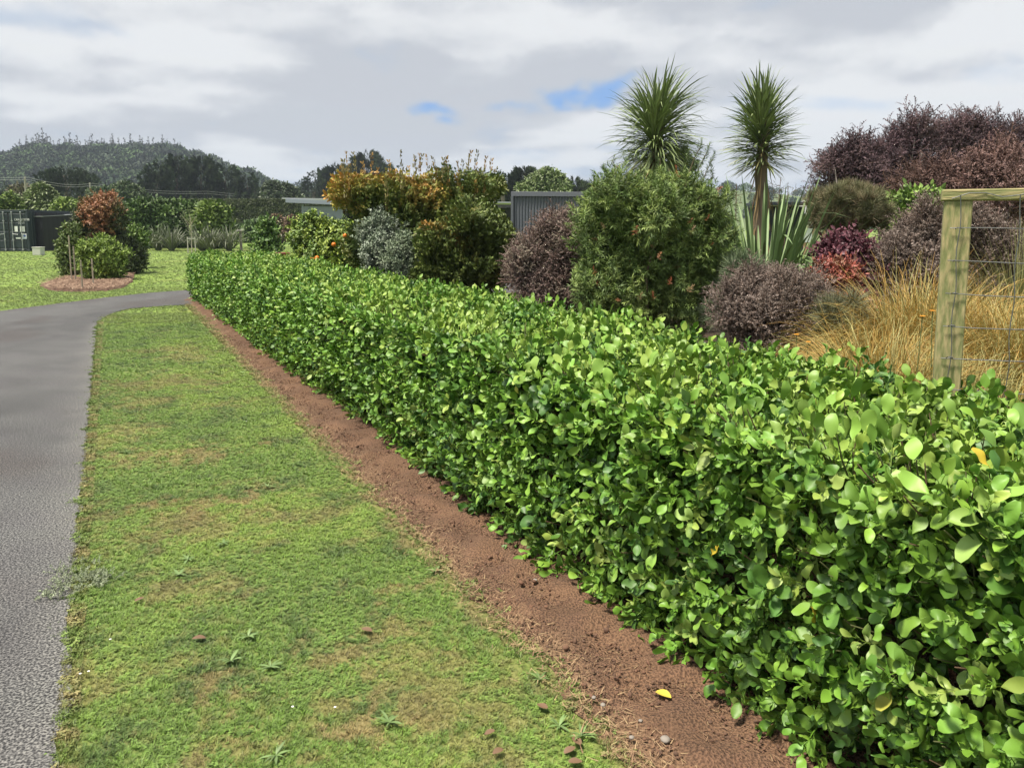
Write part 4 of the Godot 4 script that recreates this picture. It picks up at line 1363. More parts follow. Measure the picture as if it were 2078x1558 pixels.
func make_containers() -> void:
	var d := 48.0
	var corner := flat_spot(56, d)
	var t := thing("shipping_container", "dark blue green shipping container with its locked doors facing the lawn", "container", corner + Vector3(-1.22, 0, 0))
	var blue := Color(0.022, 0.035, 0.042)
	var w := 2.438
	var h := 2.591
	# local: doors face +z, centre at x = 0
	for s in [-1.0, 1.0]:
		box_part(t, "corner_post", Vector3(s * (w / 2 - 0.06), h / 2, -0.08), Vector3(0.12, h - 0.01, 0.16), M.paint, 0.01, Basis(), blue)
		for y in [0.06, h - 0.06]:
			box_part(t, "corner_casting", Vector3(s * (w / 2 - 0.085), y, -0.085), Vector3(0.178, 0.118, 0.18), M.paint, 0.012, Basis(), blue)
		var door := box_part(t, "door", Vector3(s * 0.55, h / 2, -0.06), Vector3(1.08, h - 0.34, 0.06), M.paint, 0.006, Basis(), blue)
		for k in 4:
			box_part(door, "panel", Vector3(0, -0.82 + k * 0.55, 0.035), Vector3(0.98, 0.43, 0.03), M.paint, 0.012, Basis(), blue)
		for x in [0.26, 0.82]:
			var mb := MB.new()
			tube(mb, [Vector3(0, 0.05, 0), Vector3(0, h - 0.1, 0)], [0.024, 0.024], 8, Color(0.36, 0.38, 0.39))
			var rod := part(t, "lock_rod", mb.mesh(M.steel), Vector3(s * x, 0, 0.055))
			for y in [0.12, 0.75, 1.9, h - 0.16]:
				box_part(rod, "bracket", Vector3(0, y, -0.015), Vector3(0.11, 0.07, 0.05), M.steel, 0.008, Basis(), Color(0.3, 0.32, 0.33))
			box_part(rod, "handle", Vector3(s * 0.16, 1.08, 0.02), Vector3(0.34, 0.035, 0.02), M.steel, 0.004, Basis(Vector3.BACK, -s * 0.12), Color(0.4, 0.42, 0.43))
		box_part(t, "door_gasket", Vector3(s * 0.02, h / 2, -0.045), Vector3(0.03, h - 0.34, 0.03), M.paint, 0.0, Basis(), Color(0.015, 0.015, 0.015))
	box_part(t, "header", Vector3(0, h - 0.085, -0.07), Vector3(w - 0.36, 0.15, 0.12), M.paint, 0.01, Basis(), blue)
	box_part(t, "sill", Vector3(0, 0.09, -0.07), Vector3(w - 0.36, 0.15, 0.12), M.paint, 0.01, Basis(), blue)
	corrugated(t, "side_wall", Vector3(w / 2 - 0.012, 0.16, -0.165), Vector3(0, 0, -1), 5.75, h - 0.3, 0.27, 0.036, blue, M.paint)
	box_part(t, "side_rail", Vector3(w / 2 - 0.03, h - 0.07, -3.04), Vector3(0.06, 0.13, 5.75), M.paint, 0.006, Basis(), blue)
	box_part(t, "side_rail", Vector3(w / 2 - 0.03, 0.09, -3.04), Vector3(0.06, 0.15, 5.75), M.paint, 0.006, Basis(), blue)
	box_part(t, "roof", Vector3(0, h - 0.02, -3.04), Vector3(w - 0.13, 0.03, 5.75), M.paint, 0.0, Basis(), blue)
	box_part(t, "end_wall", Vector3(0, h / 2, -5.95), Vector3(w, h, 0.06), M.paint, 0.006, Basis(), blue)
	box_part(t, "side_wall", Vector3(-w / 2 + 0.03, h / 2, -3.04), Vector3(0.05, h - 0.02, 5.75), M.paint, 0.0, Basis(), blue)
	text_part(t, "CAN 403798", 0.13, Vector3(0.38, 1.98, 0.0), Color(0.85, 0.86, 0.86))
	text_part(t, "22G1", 0.13, Vector3(0.62, 1.78, 0.0), Color(0.8, 0.82, 0.82))
	var white := Color(0.72, 0.74, 0.74)
	box_part(t, "data_plate", Vector3(0.46, 1.40, 0.003), Vector3(0.2, 0.34, 0.006), M.paint, 0.0, Basis(), white)
	box_part(t, "data_plate", Vector3(0.85, 1.40, 0.003), Vector3(0.30, 0.34, 0.006), M.paint, 0.0, Basis(), shade(white, 0.8))
	box_part(t, "data_plate", Vector3(0.55, 0.83, 0.003), Vector3(0.3, 0.09, 0.006), M.paint, 0.0, Basis(), white)
	box_part(t, "sticker", Vector3(0.95, 0.93, 0.003), Vector3(0.26, 0.30, 0.006), M.paint, 0.0, Basis(), Color(0.55, 0.6, 0.7))
	var mb := MB.new()
	tube(mb, [Vector3(0, 0, 0), Vector3(0, 0, 0.006)], [0.075, 0.075], 14, Color(0.05, 0.08, 0.3))
	part(t, "sticker_disc", mb.mesh(M.paint), Vector3(0.96, 0.98, 0.006))
	# dark lean-to along its side
	var l := thing("lean_to_shed", "near black clad lean-to shed attached along the shipping container", "shed", Vector3(corner.x + 0.02, 0, -48.7))
	mb = MB.new()
	var dark := Color(0.012, 0.013, 0.022)
	var hs := [2.44, 2.16]
	var zs := [0.0, -6.2]
	var xw := 0.46
	for k in 12:
		var z0 := -6.2 * k / 12.0
		var z1 := z0 - 6.2 / 12.0 + 0.012
		var ha := lerpf(hs[0], hs[1], k / 12.0)
		var hb := lerpf(hs[0], hs[1], (k + 1) / 12.0)
		mb = MB.new()
		var q := [mb.vert(Vector3(xw, 0.1, z0), dark), mb.vert(Vector3(xw, ha, z0), dark), mb.vert(Vector3(xw, hb, z1), dark), mb.vert(Vector3(xw, 0.1, z1), dark), mb.vert(Vector3(xw - 0.02, 0.1, z0), dark), mb.vert(Vector3(xw - 0.02, ha, z0), dark), mb.vert(Vector3(xw - 0.02, hb, z1), dark), mb.vert(Vector3(xw - 0.02, 0.1, z1), dark)]
		mb.quad(q[0], q[1], q[2], q[3])
		mb.quad(q[4], q[5], q[1], q[0])
		mb.quad(q[3], q[2], q[6], q[7])
		part(l, "cladding_sheet", mb.mesh(M.paint))
	box_part(l, "end_wall", Vector3(xw / 2, 1.22, 0.0), Vector3(xw - 0.05, 2.4, 0.03), M.paint, 0.0, Basis(), dark)
	box_part(l, "roof_flashing", Vector3(xw / 2 + 0.04, 2.33, -3.1), Vector3(xw + 0.12, 0.035, 6.4), M.steel, 0.0, Basis(Vector3.RIGHT, -atan2(0.28, -6.2) + PI), Color(0.4, 0.42, 0.44))
	box_part(l, "base_plate", Vector3(xw / 2, 0.05, -3.1), Vector3(xw, 0.1, 6.2), M.concrete, 0.0, Basis(), Color(0.06, 0.06, 0.06))
	var bx := thing("concrete_block", "pale square concrete block on the grass before the containers", "block", flat_spot(73.5, 42.0), "", 0.05)
	box_part(bx, "block", Vector3(0, 0.2, 0), Vector3(0.44, 0.42, 0.44), M.concrete, 0.02, Basis(), Color(0.5, 0.5, 0.46))
	box_part(bx, "lid", Vector3(0, 0.43, 0), Vector3(0.47, 0.04, 0.47), M.concrete, 0.008, Basis(), Color(0.55, 0.55, 0.5))

func make_lawn_edge() -> void:
	var lime := [Color(0.14, 0.21, 0.035), Color(0.19, 0.27, 0.05), Color(0.09, 0.15, 0.03)]
	var mid := [Color(0.085, 0.15, 0.035), Color(0.115, 0.19, 0.04), Color(0.06, 0.11, 0.028)]
	var pale := [Color(0.23, 0.28, 0.13), Color(0.18, 0.23, 0.09), Color(0.13, 0.18, 0.06)]
	var g := {"group": "leafy bushes bordering the far lawn", "stem_r": 0.06}
	for q in [[20, 60.0, [[-40, 405, 50, 470], [-10, 408, 70, 490]], lime, "bright green bush behind the container doors"],
		[88, 61.0, [[55, 385, 110, 440], [60, 400, 118, 490], [70, 378, 100, 420]], pale, "pale leaved bush rising above the lean-to shed"],
		[130, 60.0, [[105, 408, 160, 450], [100, 420, 165, 500]], lime, "yellow green bush between lean-to and red tipped shrub"],
		[-60, 62.0, [[-120, 400, -20, 500]], mid, "mid green bush past the container"],
		[285, 55.0, [[255, 410, 310, 460], [260, 430, 320, 510]], mid, "dark green bush beside the red tipped shrub"],
		[332, 56.0, [[290, 405, 370, 455], [300, 425, 375, 510]], mid, "broad green bush above the spiky flax clumps"],
		[385, 56.5, [[350, 410, 420, 460], [355, 430, 420, 510]], mid, "green bush behind the staked young tree"],
		[428, 54.0, [[395, 420, 458, 470], [400, 440, 460, 505], [410, 415, 445, 450]], lime, "light green bush at the end of the flax clumps"],
		[510, 72.0, [[490, 447, 535, 500]], mid, "small dark bush before the far clipped hedge"],
		[560, 70.0, [[540, 443, 575, 500]], [Color(0.16, 0.095, 0.05), Color(0.11, 0.1, 0.04)], "small bronze bush before the far clipped hedge"],
		[592, 68.0, [[576, 448, 606, 500]], [Color(0.14, 0.08, 0.05), Color(0.10, 0.09, 0.04)], "small red brown bush beside the weatherboard shed"],
		[470, 76.0, [[450, 450, 495, 505]], mid, "low olive bush beside the flax clumps"]]:
		bush("leafy_bush", q[4], "bush", q[0], q[1], q[2], S.clump, 420 * q[2].size(), 0.55, 0.95, q[3], g.duplicate())
	for q in [[345, 49.0, "spiky grey green flax clump under the broad bush"], [408, 49.5, "spiky flax clump beside the staked young tree"], [425, 48.5, "dense spiky flax clump with drooping leaves"], [462, 49.0, "flax clump at the end of the far border"], [318, 50.0, "dark flax clump half hidden by the bushes"]]:
		flax(flat_spot(q[0], q[1]), 1.55, 130, q[2], 0.06, Color(0.16, 0.18, 0.12), false, "spiky flax clumps on the far lawn")
	# young staked tree
	var y := thing("young_tree", "slender bare young tree tied between two stakes on the far lawn", "tree", flat_spot(386, 45.0))
	var mb := MB.new()
	limb(mb, Vector3.ZERO, Vector3(0.05, 2.1, 0), 0.035, 0.015, 0.02, 5, Color(0.35, 0.31, 0.26))
	for k in 9:
		limb(mb, Vector3(0.03, rr(0.9, 2.0), 0), Vector3(rr(-0.55, 0.55), rr(1.8, 2.6), rr(-0.4, 0.4)), 0.014, 0.006, 0.06, 4, Color(0.33, 0.28, 0.22))
	part(y, "trunk", mb.mesh(M.bark))
	for s in [-1.0, 1.0]:
		box_part(y, "stake", Vector3(s * 0.22, 0.45, 0), Vector3(0.05, 1.0, 0.05), M.paint, 0.005, Basis(), Color(0.42, 0.4, 0.35))
	box_part(y, "tie", Vector3(0, 0.85, 0.03), Vector3(0.5, 0.05, 0.02), M.dull, 0.0, Basis(), Color(0.4, 0.4, 0.36))
	crown(y, "leaves", S.clump, [[Vector3(0.05, 2.2, 0), Vector3(0.5, 0.5, 0.5)]], 16, 0.12, 0.2, pale)
	# bird table
	var bt := thing("bird_table", "small pale bird table on a post beside the flax clumps", "bird table", flat_spot(487, 50.0))
	box_part(bt, "post", Vector3(0, 0.62, 0), Vector3(0.14, 1.3, 0.14), M.concrete, 0.01, Basis(), Color(0.24, 0.22, 0.19))
	box_part(bt, "tray", Vector3(0, 1.3, 0), Vector3(0.4, 0.06, 0.4), M.concrete, 0.01, Basis(), Color(0.45, 0.43, 0.4))
	# far clipped shelter hedge
	var h := thing("shelter_hedge", "tall dark clipped shelter hedge across the far end of the lawn", "hedge", flat_spot(510, 92.0))
	mb = MB.new()
	for k in 54:
		var f := Vector3(-13.4 + k * 0.5, 0, -0.95)
		limb(mb, f, f + Vector3(rr(-0.3, 0.3), rr(3.2, 4.2), rr(-0.3, 0.3)), 0.09, 0.03, 0.03, 5, Color(0.17, 0.13, 0.09))
	part(h, "branches", mb.mesh(M.bark)).set_meta("kind", "stuff")
	var buf := PackedFloat32Array()
	for k in 11000:
		var top := rng.randf() < 0.3
		var p := Vector3(rr(-13.8, 13.8), 4.45 + rr(-0.12, 0.1) if top else rr(0.1, 4.5), rr(-1.9, 0.0) if top else (rr(-0.5, 0.12) if rng.randf() < 0.6 else rr(-1.9, -0.5)))
		put(buf, along((Vector3.UP if top else Vector3.BACK * 0.8 + Vector3.UP * 0.3) + rv() * 0.5, rng.randf() * TAU) * Basis.from_scale(Vector3.ONE * rr(0.3, 0.55)), p, shade(Color(0.065, 0.088, 0.03), rr(0.7, 1.3)))
	copies(h, "foliage", S.clump, buf)

# ---------- buildings ----------
func make_buildings() -> void:
	var d := 33.0
	var a := flat_spot(620, d)
	var t := thing("long_shed", "long low grey shed with weatherboard end wall and pale flat roof", "shed", a)
	var boards := Color(0.25, 0.275, 0.35)
	# end wall seen at a slant: runs from the corner back to the left
	var wall_w := 1.62
	for k in 14:
		var y := 0.1 + k * 0.165
		if y > 2.5:
			break
		box_part(t, "weatherboard", Vector3(wall_w / 2 - 0.07, y + 0.09, 0.02), Vector3(wall_w, 0.178, 0.022), M.paint, 0.003, Basis(Vector3.RIGHT, -0.09), shade(boards, rr(0.92, 1.06)))
	box_part(t, "backing_wall", Vector3(wall_w / 2 - 0.07, 1.2, -0.05), Vector3(wall_w, 2.4, 0.08), M.paint, 0.0, Basis(), boards)
	box_part(t, "corner_board", Vector3(-0.10, 1.25, 0.0), Vector3(0.09, 2.5, 0.1), M.paint, 0.004, Basis(), boards)
	box_part(t, "corner_board", Vector3(wall_w - 0.04, 1.2, 0.0), Vector3(0.09, 2.4, 0.1), M.paint, 0.004, Basis(), boards)
	# open front further right: set-back sheet, the shade inside painted as near-black
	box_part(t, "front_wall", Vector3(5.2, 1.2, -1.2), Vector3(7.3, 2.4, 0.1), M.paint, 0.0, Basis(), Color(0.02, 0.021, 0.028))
	for k in 4:
		box_part(t, "front_post", Vector3(1.65 + k * 2.4, 1.2, -0.1), Vector3(0.1, 2.4, 0.1), M.paint, 0.005, Basis(), Color(0.03, 0.03, 0.035))
	var slope := Basis(Vector3.BACK, -0.018)
	box_part(t, "roof", Vector3(4.05, 2.665, -1.75), Vector3(9.9, 0.05, 4.1), M.steel, 0.0, slope, Color(0.47, 0.49, 0.52))
	box_part(t, "fascia", Vector3(0.62, 2.60, 0.33), Vector3(2.7, 0.17, 0.03), M.paint, 0.004, Basis(Vector3.BACK, -0.045), boards)
	box_part(t, "fascia", Vector3(5.55, 2.49, 0.31), Vector3(7.0, 0.12, 0.03), M.paint, 0.0, slope, Color(0.03, 0.03, 0.035))
	# corrugated shed
	d = 22.0
	a = flat_spot(1040, d)
	var s := thing("corrugated_shed", "blue grey corrugated steel shed between the maples and the bottlebrush", "shed", a)
	var steel := Color(0.11, 0.125, 0.145)
	var hh := 2.44
	corrugated(s, "front_wall", Vector3(0, 0, 0), Vector3(1, 0, 0), 2.9, hh, 0.085, 0.032, steel, M.paint, false)
	corrugated(s, "side_wall", Vector3(0, 0, -2.6), Vector3(0, 0, 1), 2.6, hh, 0.085, 0.02, steel, M.paint, false)
	corrugated(s, "side_wall", Vector3(2.9, 0, 0), Vector3(0, 0, -1), 2.6, hh, 0.085, 0.02, steel, M.paint, false)
	box_part(s, "roof_flashing", Vector3(1.45, hh + 0.05, 0.02), Vector3(2.98, 0.13, 0.05), M.paint, 0.006, Basis(Vector3.BACK, -0.006), Color(0.14, 0.15, 0.18))
	box_part(s, "roof", Vector3(1.45, hh + 0.07, -1.3), Vector3(2.96, 0.04, 2.6), M.paint, 0.0, Basis(Vector3.RIGHT, 0.03), steel)
	box_part(s, "corner_flashing", Vector3(-0.01, hh / 2, 0.02), Vector3(0.07, hh, 0.05), M.paint, 0.005, Basis(), steel)
	# dark garden shed behind the flax
	d = 20.0
	a = flat_spot(1592, d)
	var k := thing("garden_shed", "near black garden shed with flat roof behind the flax", "shed", a)
	for j in 6:
		box_part(k, "wall_board", Vector3(-0.42 + j * 0.17, 1.05, 0.0), Vector3(0.165, 2.1, 0.03), M.paint, 0.004, Basis(), shade(Color(0.02, 0.024, 0.034), rr(0.85, 1.15)))
	box_part(k, "side_wall", Vector3(0.45, 1.05, -0.7), Vector3(0.03, 2.1, 1.4), M.paint, 0.0, Basis(), Color(0.018, 0.02, 0.03))
	box_part(k, "side_wall", Vector3(-0.52, 1.05, -0.7), Vector3(0.03, 2.1, 1.4), M.paint, 0.0, Basis(), Color(0.018, 0.02, 0.03))
	box_part(k, "roof", Vector3(0.0, 2.17, -0.65), Vector3(1.25, 0.09, 1.65), M.paint, 0.01, Basis(), Color(0.035, 0.042, 0.055))
	# neighbour's house
	d = 42.0
	a = flat_spot(1660, d)
	var hs := thing("brick_house", "brick house with grey gabled roof glimpsed beyond the garden shed", "house", a)
	box_part(hs, "wall", Vector3(0.9, 1.1, -2.0), Vector3(3.6, 2.2, 4.0), M.concrete, 0.0, Basis(), Color(0.38, 0.24, 0.16))
	box_part(hs, "window", Vector3(-0.55, 1.25, 0.02), Vector3(0.5, 1.1, 0.05), M.paint, 0.0, Basis(), Color(0.5, 0.52, 0.54))
	var mb := MB.new()
	var e := [Vector3(-1.2, 2.2, 0.3), Vector3(3.0, 2.2, 0.3), Vector3(0.1, 3.25, -1.0), Vector3(1.8, 3.25, -1.0), Vector3(-1.2, 2.2, -4.3), Vector3(3.0, 2.2, -4.3)]
	var q := []
	for p in e:
		q.append(mb.vert(p, Color(0.36, 0.37, 0.38)))
	mb.quad(q[0], q[2], q[3], q[1]); mb.tri(q[1], q[3], q[5]); mb.tri(q[0], q[4], q[2]); mb.quad(q[4], q[5], q[3], q[2])
	part(hs, "roof", mb.mesh(M.concrete))

# ---------- distance ----------
func ridge(px: float) -> float:
	var r := [[-900, 358], [-300, 346], [0, 339], [30, 334], [60, 324], [110, 320], [180, 322], [260, 324], [350, 322], [395, 332], [430, 344], [470, 360], [505, 365], [545, 377], [600, 387], [700, 391], [900, 401], [1180, 403], [1400, 395], [1470, 383], [1530, 391], [1650, 401], [2100, 405], [3200, 407]]
	for k in r.size() - 1:
		if px <= r[k + 1][0]:
			return lerpf(r[k][1], r[k + 1][1], smoothstep(r[k][0], r[k + 1][0], px))
	return 404.0

func hill_point(px: float, f: float) -> Vector3:
	var d := lerpf(260.0, 620.0, f)
	var top := at(px, ridge(px), 620.0).y
	var p := at(px, HORIZON, d)
	var y := top * pow(smoothstep(0.0, 1.0, minf(f, 1.0)), 0.9)
	if f > 1.0:
		y = top * (1.0 - (f - 1.0) * 0.9)
	return Vector3(p.x, y - 0.3, p.z)

func make_distance() -> void:
	var mb := MB.new()
	var cols := 120
	var rows := 26
	for k in cols + 1:
		var px := -900.0 + 4100.0 * k / cols
		for j in rows + 1:
			mb.vert(hill_point(px, 1.6 * j / rows), Color(0.08, 0.12, 0.04).lerp(Color(0.11, 0.15, 0.05), rng.randf()))
	for k in cols:
		for j in rows:
			var a := k * (rows + 1) + j
			mb.quad(a, a + 1, a + rows + 2, a + rows + 1)
	structure("hills", mb.mesh(M.far))
	# wood on the hill
	var buf := PackedFloat32Array()
	var green := [Color(0.030, 0.062, 0.022), Color(0.046, 0.083, 0.028), Color(0.020, 0.044, 0.017), Color(0.081, 0.138, 0.050), Color(0.056, 0.083, 0.045)]
	for k in 3600:
		var px := rr(-500, 545)
		var f := pow(rng.randf(), 0.8) * 1.02
		if px > 440 and f > 0.75:
			continue
		var p := hill_point(px, f)
		var s := rr(3.2, 7.0) * (0.55 if f > 0.85 else 1.0)
		put(buf, Basis(Vector3.UP, rng.randf() * TAU) * Basis.from_scale(Vector3(s, s * rr(0.8, 1.25), s)), p + Vector3.UP * s * 0.5, shade(green[rng.randi() % 5], rr(0.45, 1.35)))
	for k in 900:
		var px := rr(545, 2300)
		var f := rr(0.0, 0.9)
		if na.get_noise_2d(px * 0.8, f * 300.0) < 0.0:
			continue
		var p := hill_point(px, f)
		var s := rr(2.5, 4.5)
		put(buf, Basis(Vector3.UP, rng.randf() * TAU) * Basis.from_scale(Vector3(s, s, s)), p + Vector3.UP * s * 0.5, shade(green[rng.randi() % 5], rr(0.75, 1.3)))
	var wood := copies(self, "wooded_hillside", S.crown, buf)
	tag(wood, "dark bush covering the hill behind the lawn", "woodland")
	# thin pines along the ridge
	var proto: Node3D = null
	for k in 92:
		var px := 42.0 + 330.0 * k / 91.0 + rr(-3, 3)
		var p := hill_point(px, rr(0.92, 1.05))
		var t: Node3D
		if proto == null:
			t = thing("ridge_pine", "thin pale trunked pine on the crest of the wooded hill", "tree", p, "pines along the hill crest")
			mb = MB.new()
			limb(mb, Vector3.DOWN, Vector3(0, 10.5, 0), 0.22, 0.08, 0.0, 5, Color(0.24, 0.21, 0.19))
			part(t, "trunk", mb.mesh(M.bark))
			var sp := PackedFloat32Array()
			for j in 26:
				var y := 11.0 - 7.0 * pow(rng.randf(), 1.3)
				var a := rng.randf() * TAU
				put(sp, along(Vector3(cos(a), 0.5, sin(a)), rng.randf() * TAU) * Basis.from_scale(Vector3.ONE * lerpf(0.7, 1.7, (11.0 - y) / 7.0)), Vector3(0, y, 0), shade(Color(0.045, 0.055, 0.035), rr(0.7, 1.3)))
			copies(t, "crown", S.spray, sp)
			proto = t
		else:
			t = proto.duplicate()
			t.name = numbered("ridge_pine")
			add_child(t)
			t.position = p
		t.rotation.y = rr(0, TAU)
		var s := rr(0.75, 1.55)
		if px < 120:
			s *= 1.15
		t.scale = Vector3(s, s * rr(0.9, 1.2), s)
	# big dark conifers in front of the hill
	var cyp := [Color(0.017, 0.035, 0.010), Color(0.024, 0.046, 0.013), Color(0.013, 0.028, 0.009), Color(0.031, 0.056, 0.016)]
	for q in [[137, 130.0, [[95, 338, 180, 372], [82, 352, 195, 392], [100, 372, 185, 410], [140, 345, 192, 375]], "flat topped dark cypress standing alone before the hill", 0.0],
		[312, 150.0, [[285, 345, 345, 420], [300, 330, 350, 390], [280, 380, 350, 440]], "dark conifer at the near end of the conifer belt", 0.0],
		[362, 155.0, [[330, 322, 390, 400], [340, 316, 385, 360], [325, 370, 400, 440]], "tall dark conifer in the conifer belt", 0.0],
		[412, 158.0, [[375, 320, 440, 400], [390, 318, 430, 360], [375, 370, 450, 440]], "broad dark conifer in the middle of the conifer belt", 0.0],
		[460, 160.0, [[430, 335, 485, 400], [425, 365, 500, 440]], "dark conifer where the conifer belt starts to fall", 0.0],
		[505, 162.0, [[475, 350, 525, 410], [470, 375, 540, 440]], "lower dark conifer at the falling end of the conifer belt", 0.0],
		[640, 190.0, [[600, 360, 670, 420], [615, 345, 660, 390]], "dark rounded tree behind the weatherboard shed", 0.0],
		[690, 195.0, [[650, 340, 720, 400], [660, 335, 705, 365], [640, 370, 740, 430]], "dark pine beside the tall pine behind the maple", 0.0],
		[745, 200.0, [[705, 325, 785, 370], [720, 308, 772, 345], [700, 350, 800, 430]], "tallest dark pine behind the orange maple", 0.0],
		[1018, 100.0, [[1008, 345, 1027, 372], [1006, 360, 1030, 400]], "small pointed dark pine beside the dark round trees", 0.0],
		[1065, 108.0, [[1030, 345, 1095, 400], [1045, 335, 1085, 370], [1015, 370, 1100, 430]], "dark dome shaped tree behind the corrugated shed", 0.0],
		[1165, 112.0, [[1140, 362, 1190, 400], [1130, 375, 1230, 430]], "dark low tree behind the bottlebrush", 0.0],
		[1385, 60.0, [[1365, 292, 1395, 320], [1355, 305, 1410, 360]], "dark tree top showing beside the cabbage tree", 0.0],
		[10, 140.0, [[-30, 375, 40, 430], [-60, 385, 20, 440]], "dark tree behind the bright green bush", 0.0]]:
		var foot := flat_spot(q[0], q[1])
		var t := thing("dark_conifer", q[3], "tree", foot, "dark conifers beyond the lawn")
		var lobes := lobes_from(q[2], q[1], foot)
		trunk_and_limbs(t, (lobes[0][0] as Vector3).y, 0.35, lobes, Color(0.12, 0.1, 0.08))
		var span: float = (lobes[-1][1] as Vector3).x
		crown(t, "crown", S.spray, lobes, 460 * lobes.size(), span * 0.16, span * 0.34, cyp, {"flat": 1.0, "rough": 0.35, "inner": 0.3, "grain": 2.0})
	var light := [Color(0.15, 0.2, 0.075), Color(0.19, 0.25, 0.1), Color(0.11, 0.16, 0.06)]
	for q in [[1105, 66.0, [[1060, 362, 1115, 420], [1085, 350, 1150, 410], [1050, 380, 1150, 450]], light, "pale green round headed tree behind the corrugated shed"],
		[550, 120.0, [[540, 375, 565, 430]], [Color(0.11, 0.14, 0.09), Color(0.09, 0.12, 0.07)], "grey green poplar before the wooded saddle"],
		[575, 130.0, [[565, 380, 600, 430]], [Color(0.09, 0.12, 0.06), Color(0.07, 0.1, 0.05)], "soft green tree beside the grey green poplar"],
		[235, 110.0, [[190, 388, 250, 430], [220, 380, 290, 430]], [Color(0.06, 0.1, 0.035), Color(0.08, 0.12, 0.04)], "mid green trees' crown above the red tipped shrub"],
		[55, 100.0, [[30, 385, 75, 430]], [Color(0.1, 0.1, 0.045), Color(0.12, 0.11, 0.05)], "olive brown tree beside the power pole"]]:
		var foot := flat_spot(q[0], q[1])
		var t := thing("round_tree", q[4], "tree", foot)
		var lobes := lobes_from(q[2], q[1], foot)
		trunk_and_limbs(t, (lobes[0][0] as Vector3).y, 0.25, lobes, Color(0.16, 0.13, 0.1))
		crown(t, "crown", S.clump, lobes, 700 * lobes.size(), 0.55 * q[1] / 66.0, 0.95 * q[1] / 66.0, q[3], {"rough": 0.3})
	# power poles and lines
	for q in [[57, 358, 92.0, "weathered power pole beside the olive brown tree"], [187, 370, 122.0, "more distant power pole beside the dark cypress"]]:
		var foot := flat_spot(q[0], q[2])
		var h := at(q[0], q[1], q[2]).y
		var t := thing("power_pole", q[3], "pole", foot)
		mb = MB.new()
		tube(mb, [Vector3(0, -0.2, 0), Vector3(0, h, 0)], [0.16, 0.11], 8, Color(0.3, 0.28, 0.25))
		part(t, "pole", mb.mesh(M.bark))
		box_part(t, "crossarm", Vector3(0, h - 0.35, 0), Vector3(0.12, 0.1, 1.8), M.bark, 0.01, Basis(Vector3.UP, 0.5), Color(0.3, 0.28, 0.25))
	for off in [0.0, 4.5]:
		mb = MB.new()
		var pts := []
		var rad := []
		var route := [[-300, 330, 72.0], [57, 360, 92.0], [187, 372, 122.0], [420, 388, 150.0], [660, 400, 190.0], [900, 402, 240.0]]
		for k in route.size() - 1:
			var a := at(route[k][0], route[k][1] + off, route[k][2])
			var b := at(route[k + 1][0], route[k + 1][1] + off, route[k + 1][2])
			for j in 8:
				var f := j / 8.0
				pts.append(a.lerp(b, f) - Vector3.UP * 0.5 * sin(f * PI))
				rad.append(0.014)
		tube(mb, pts, rad, 4, Color(0.45, 0.46, 0.46))
		var w := part(self, "power_line", mb.mesh(M.paint))
		tag(w, "upper of two pale power lines crossing before the hill" if off == 0.0 else "lower of two pale power lines crossing before the hill", "cable")

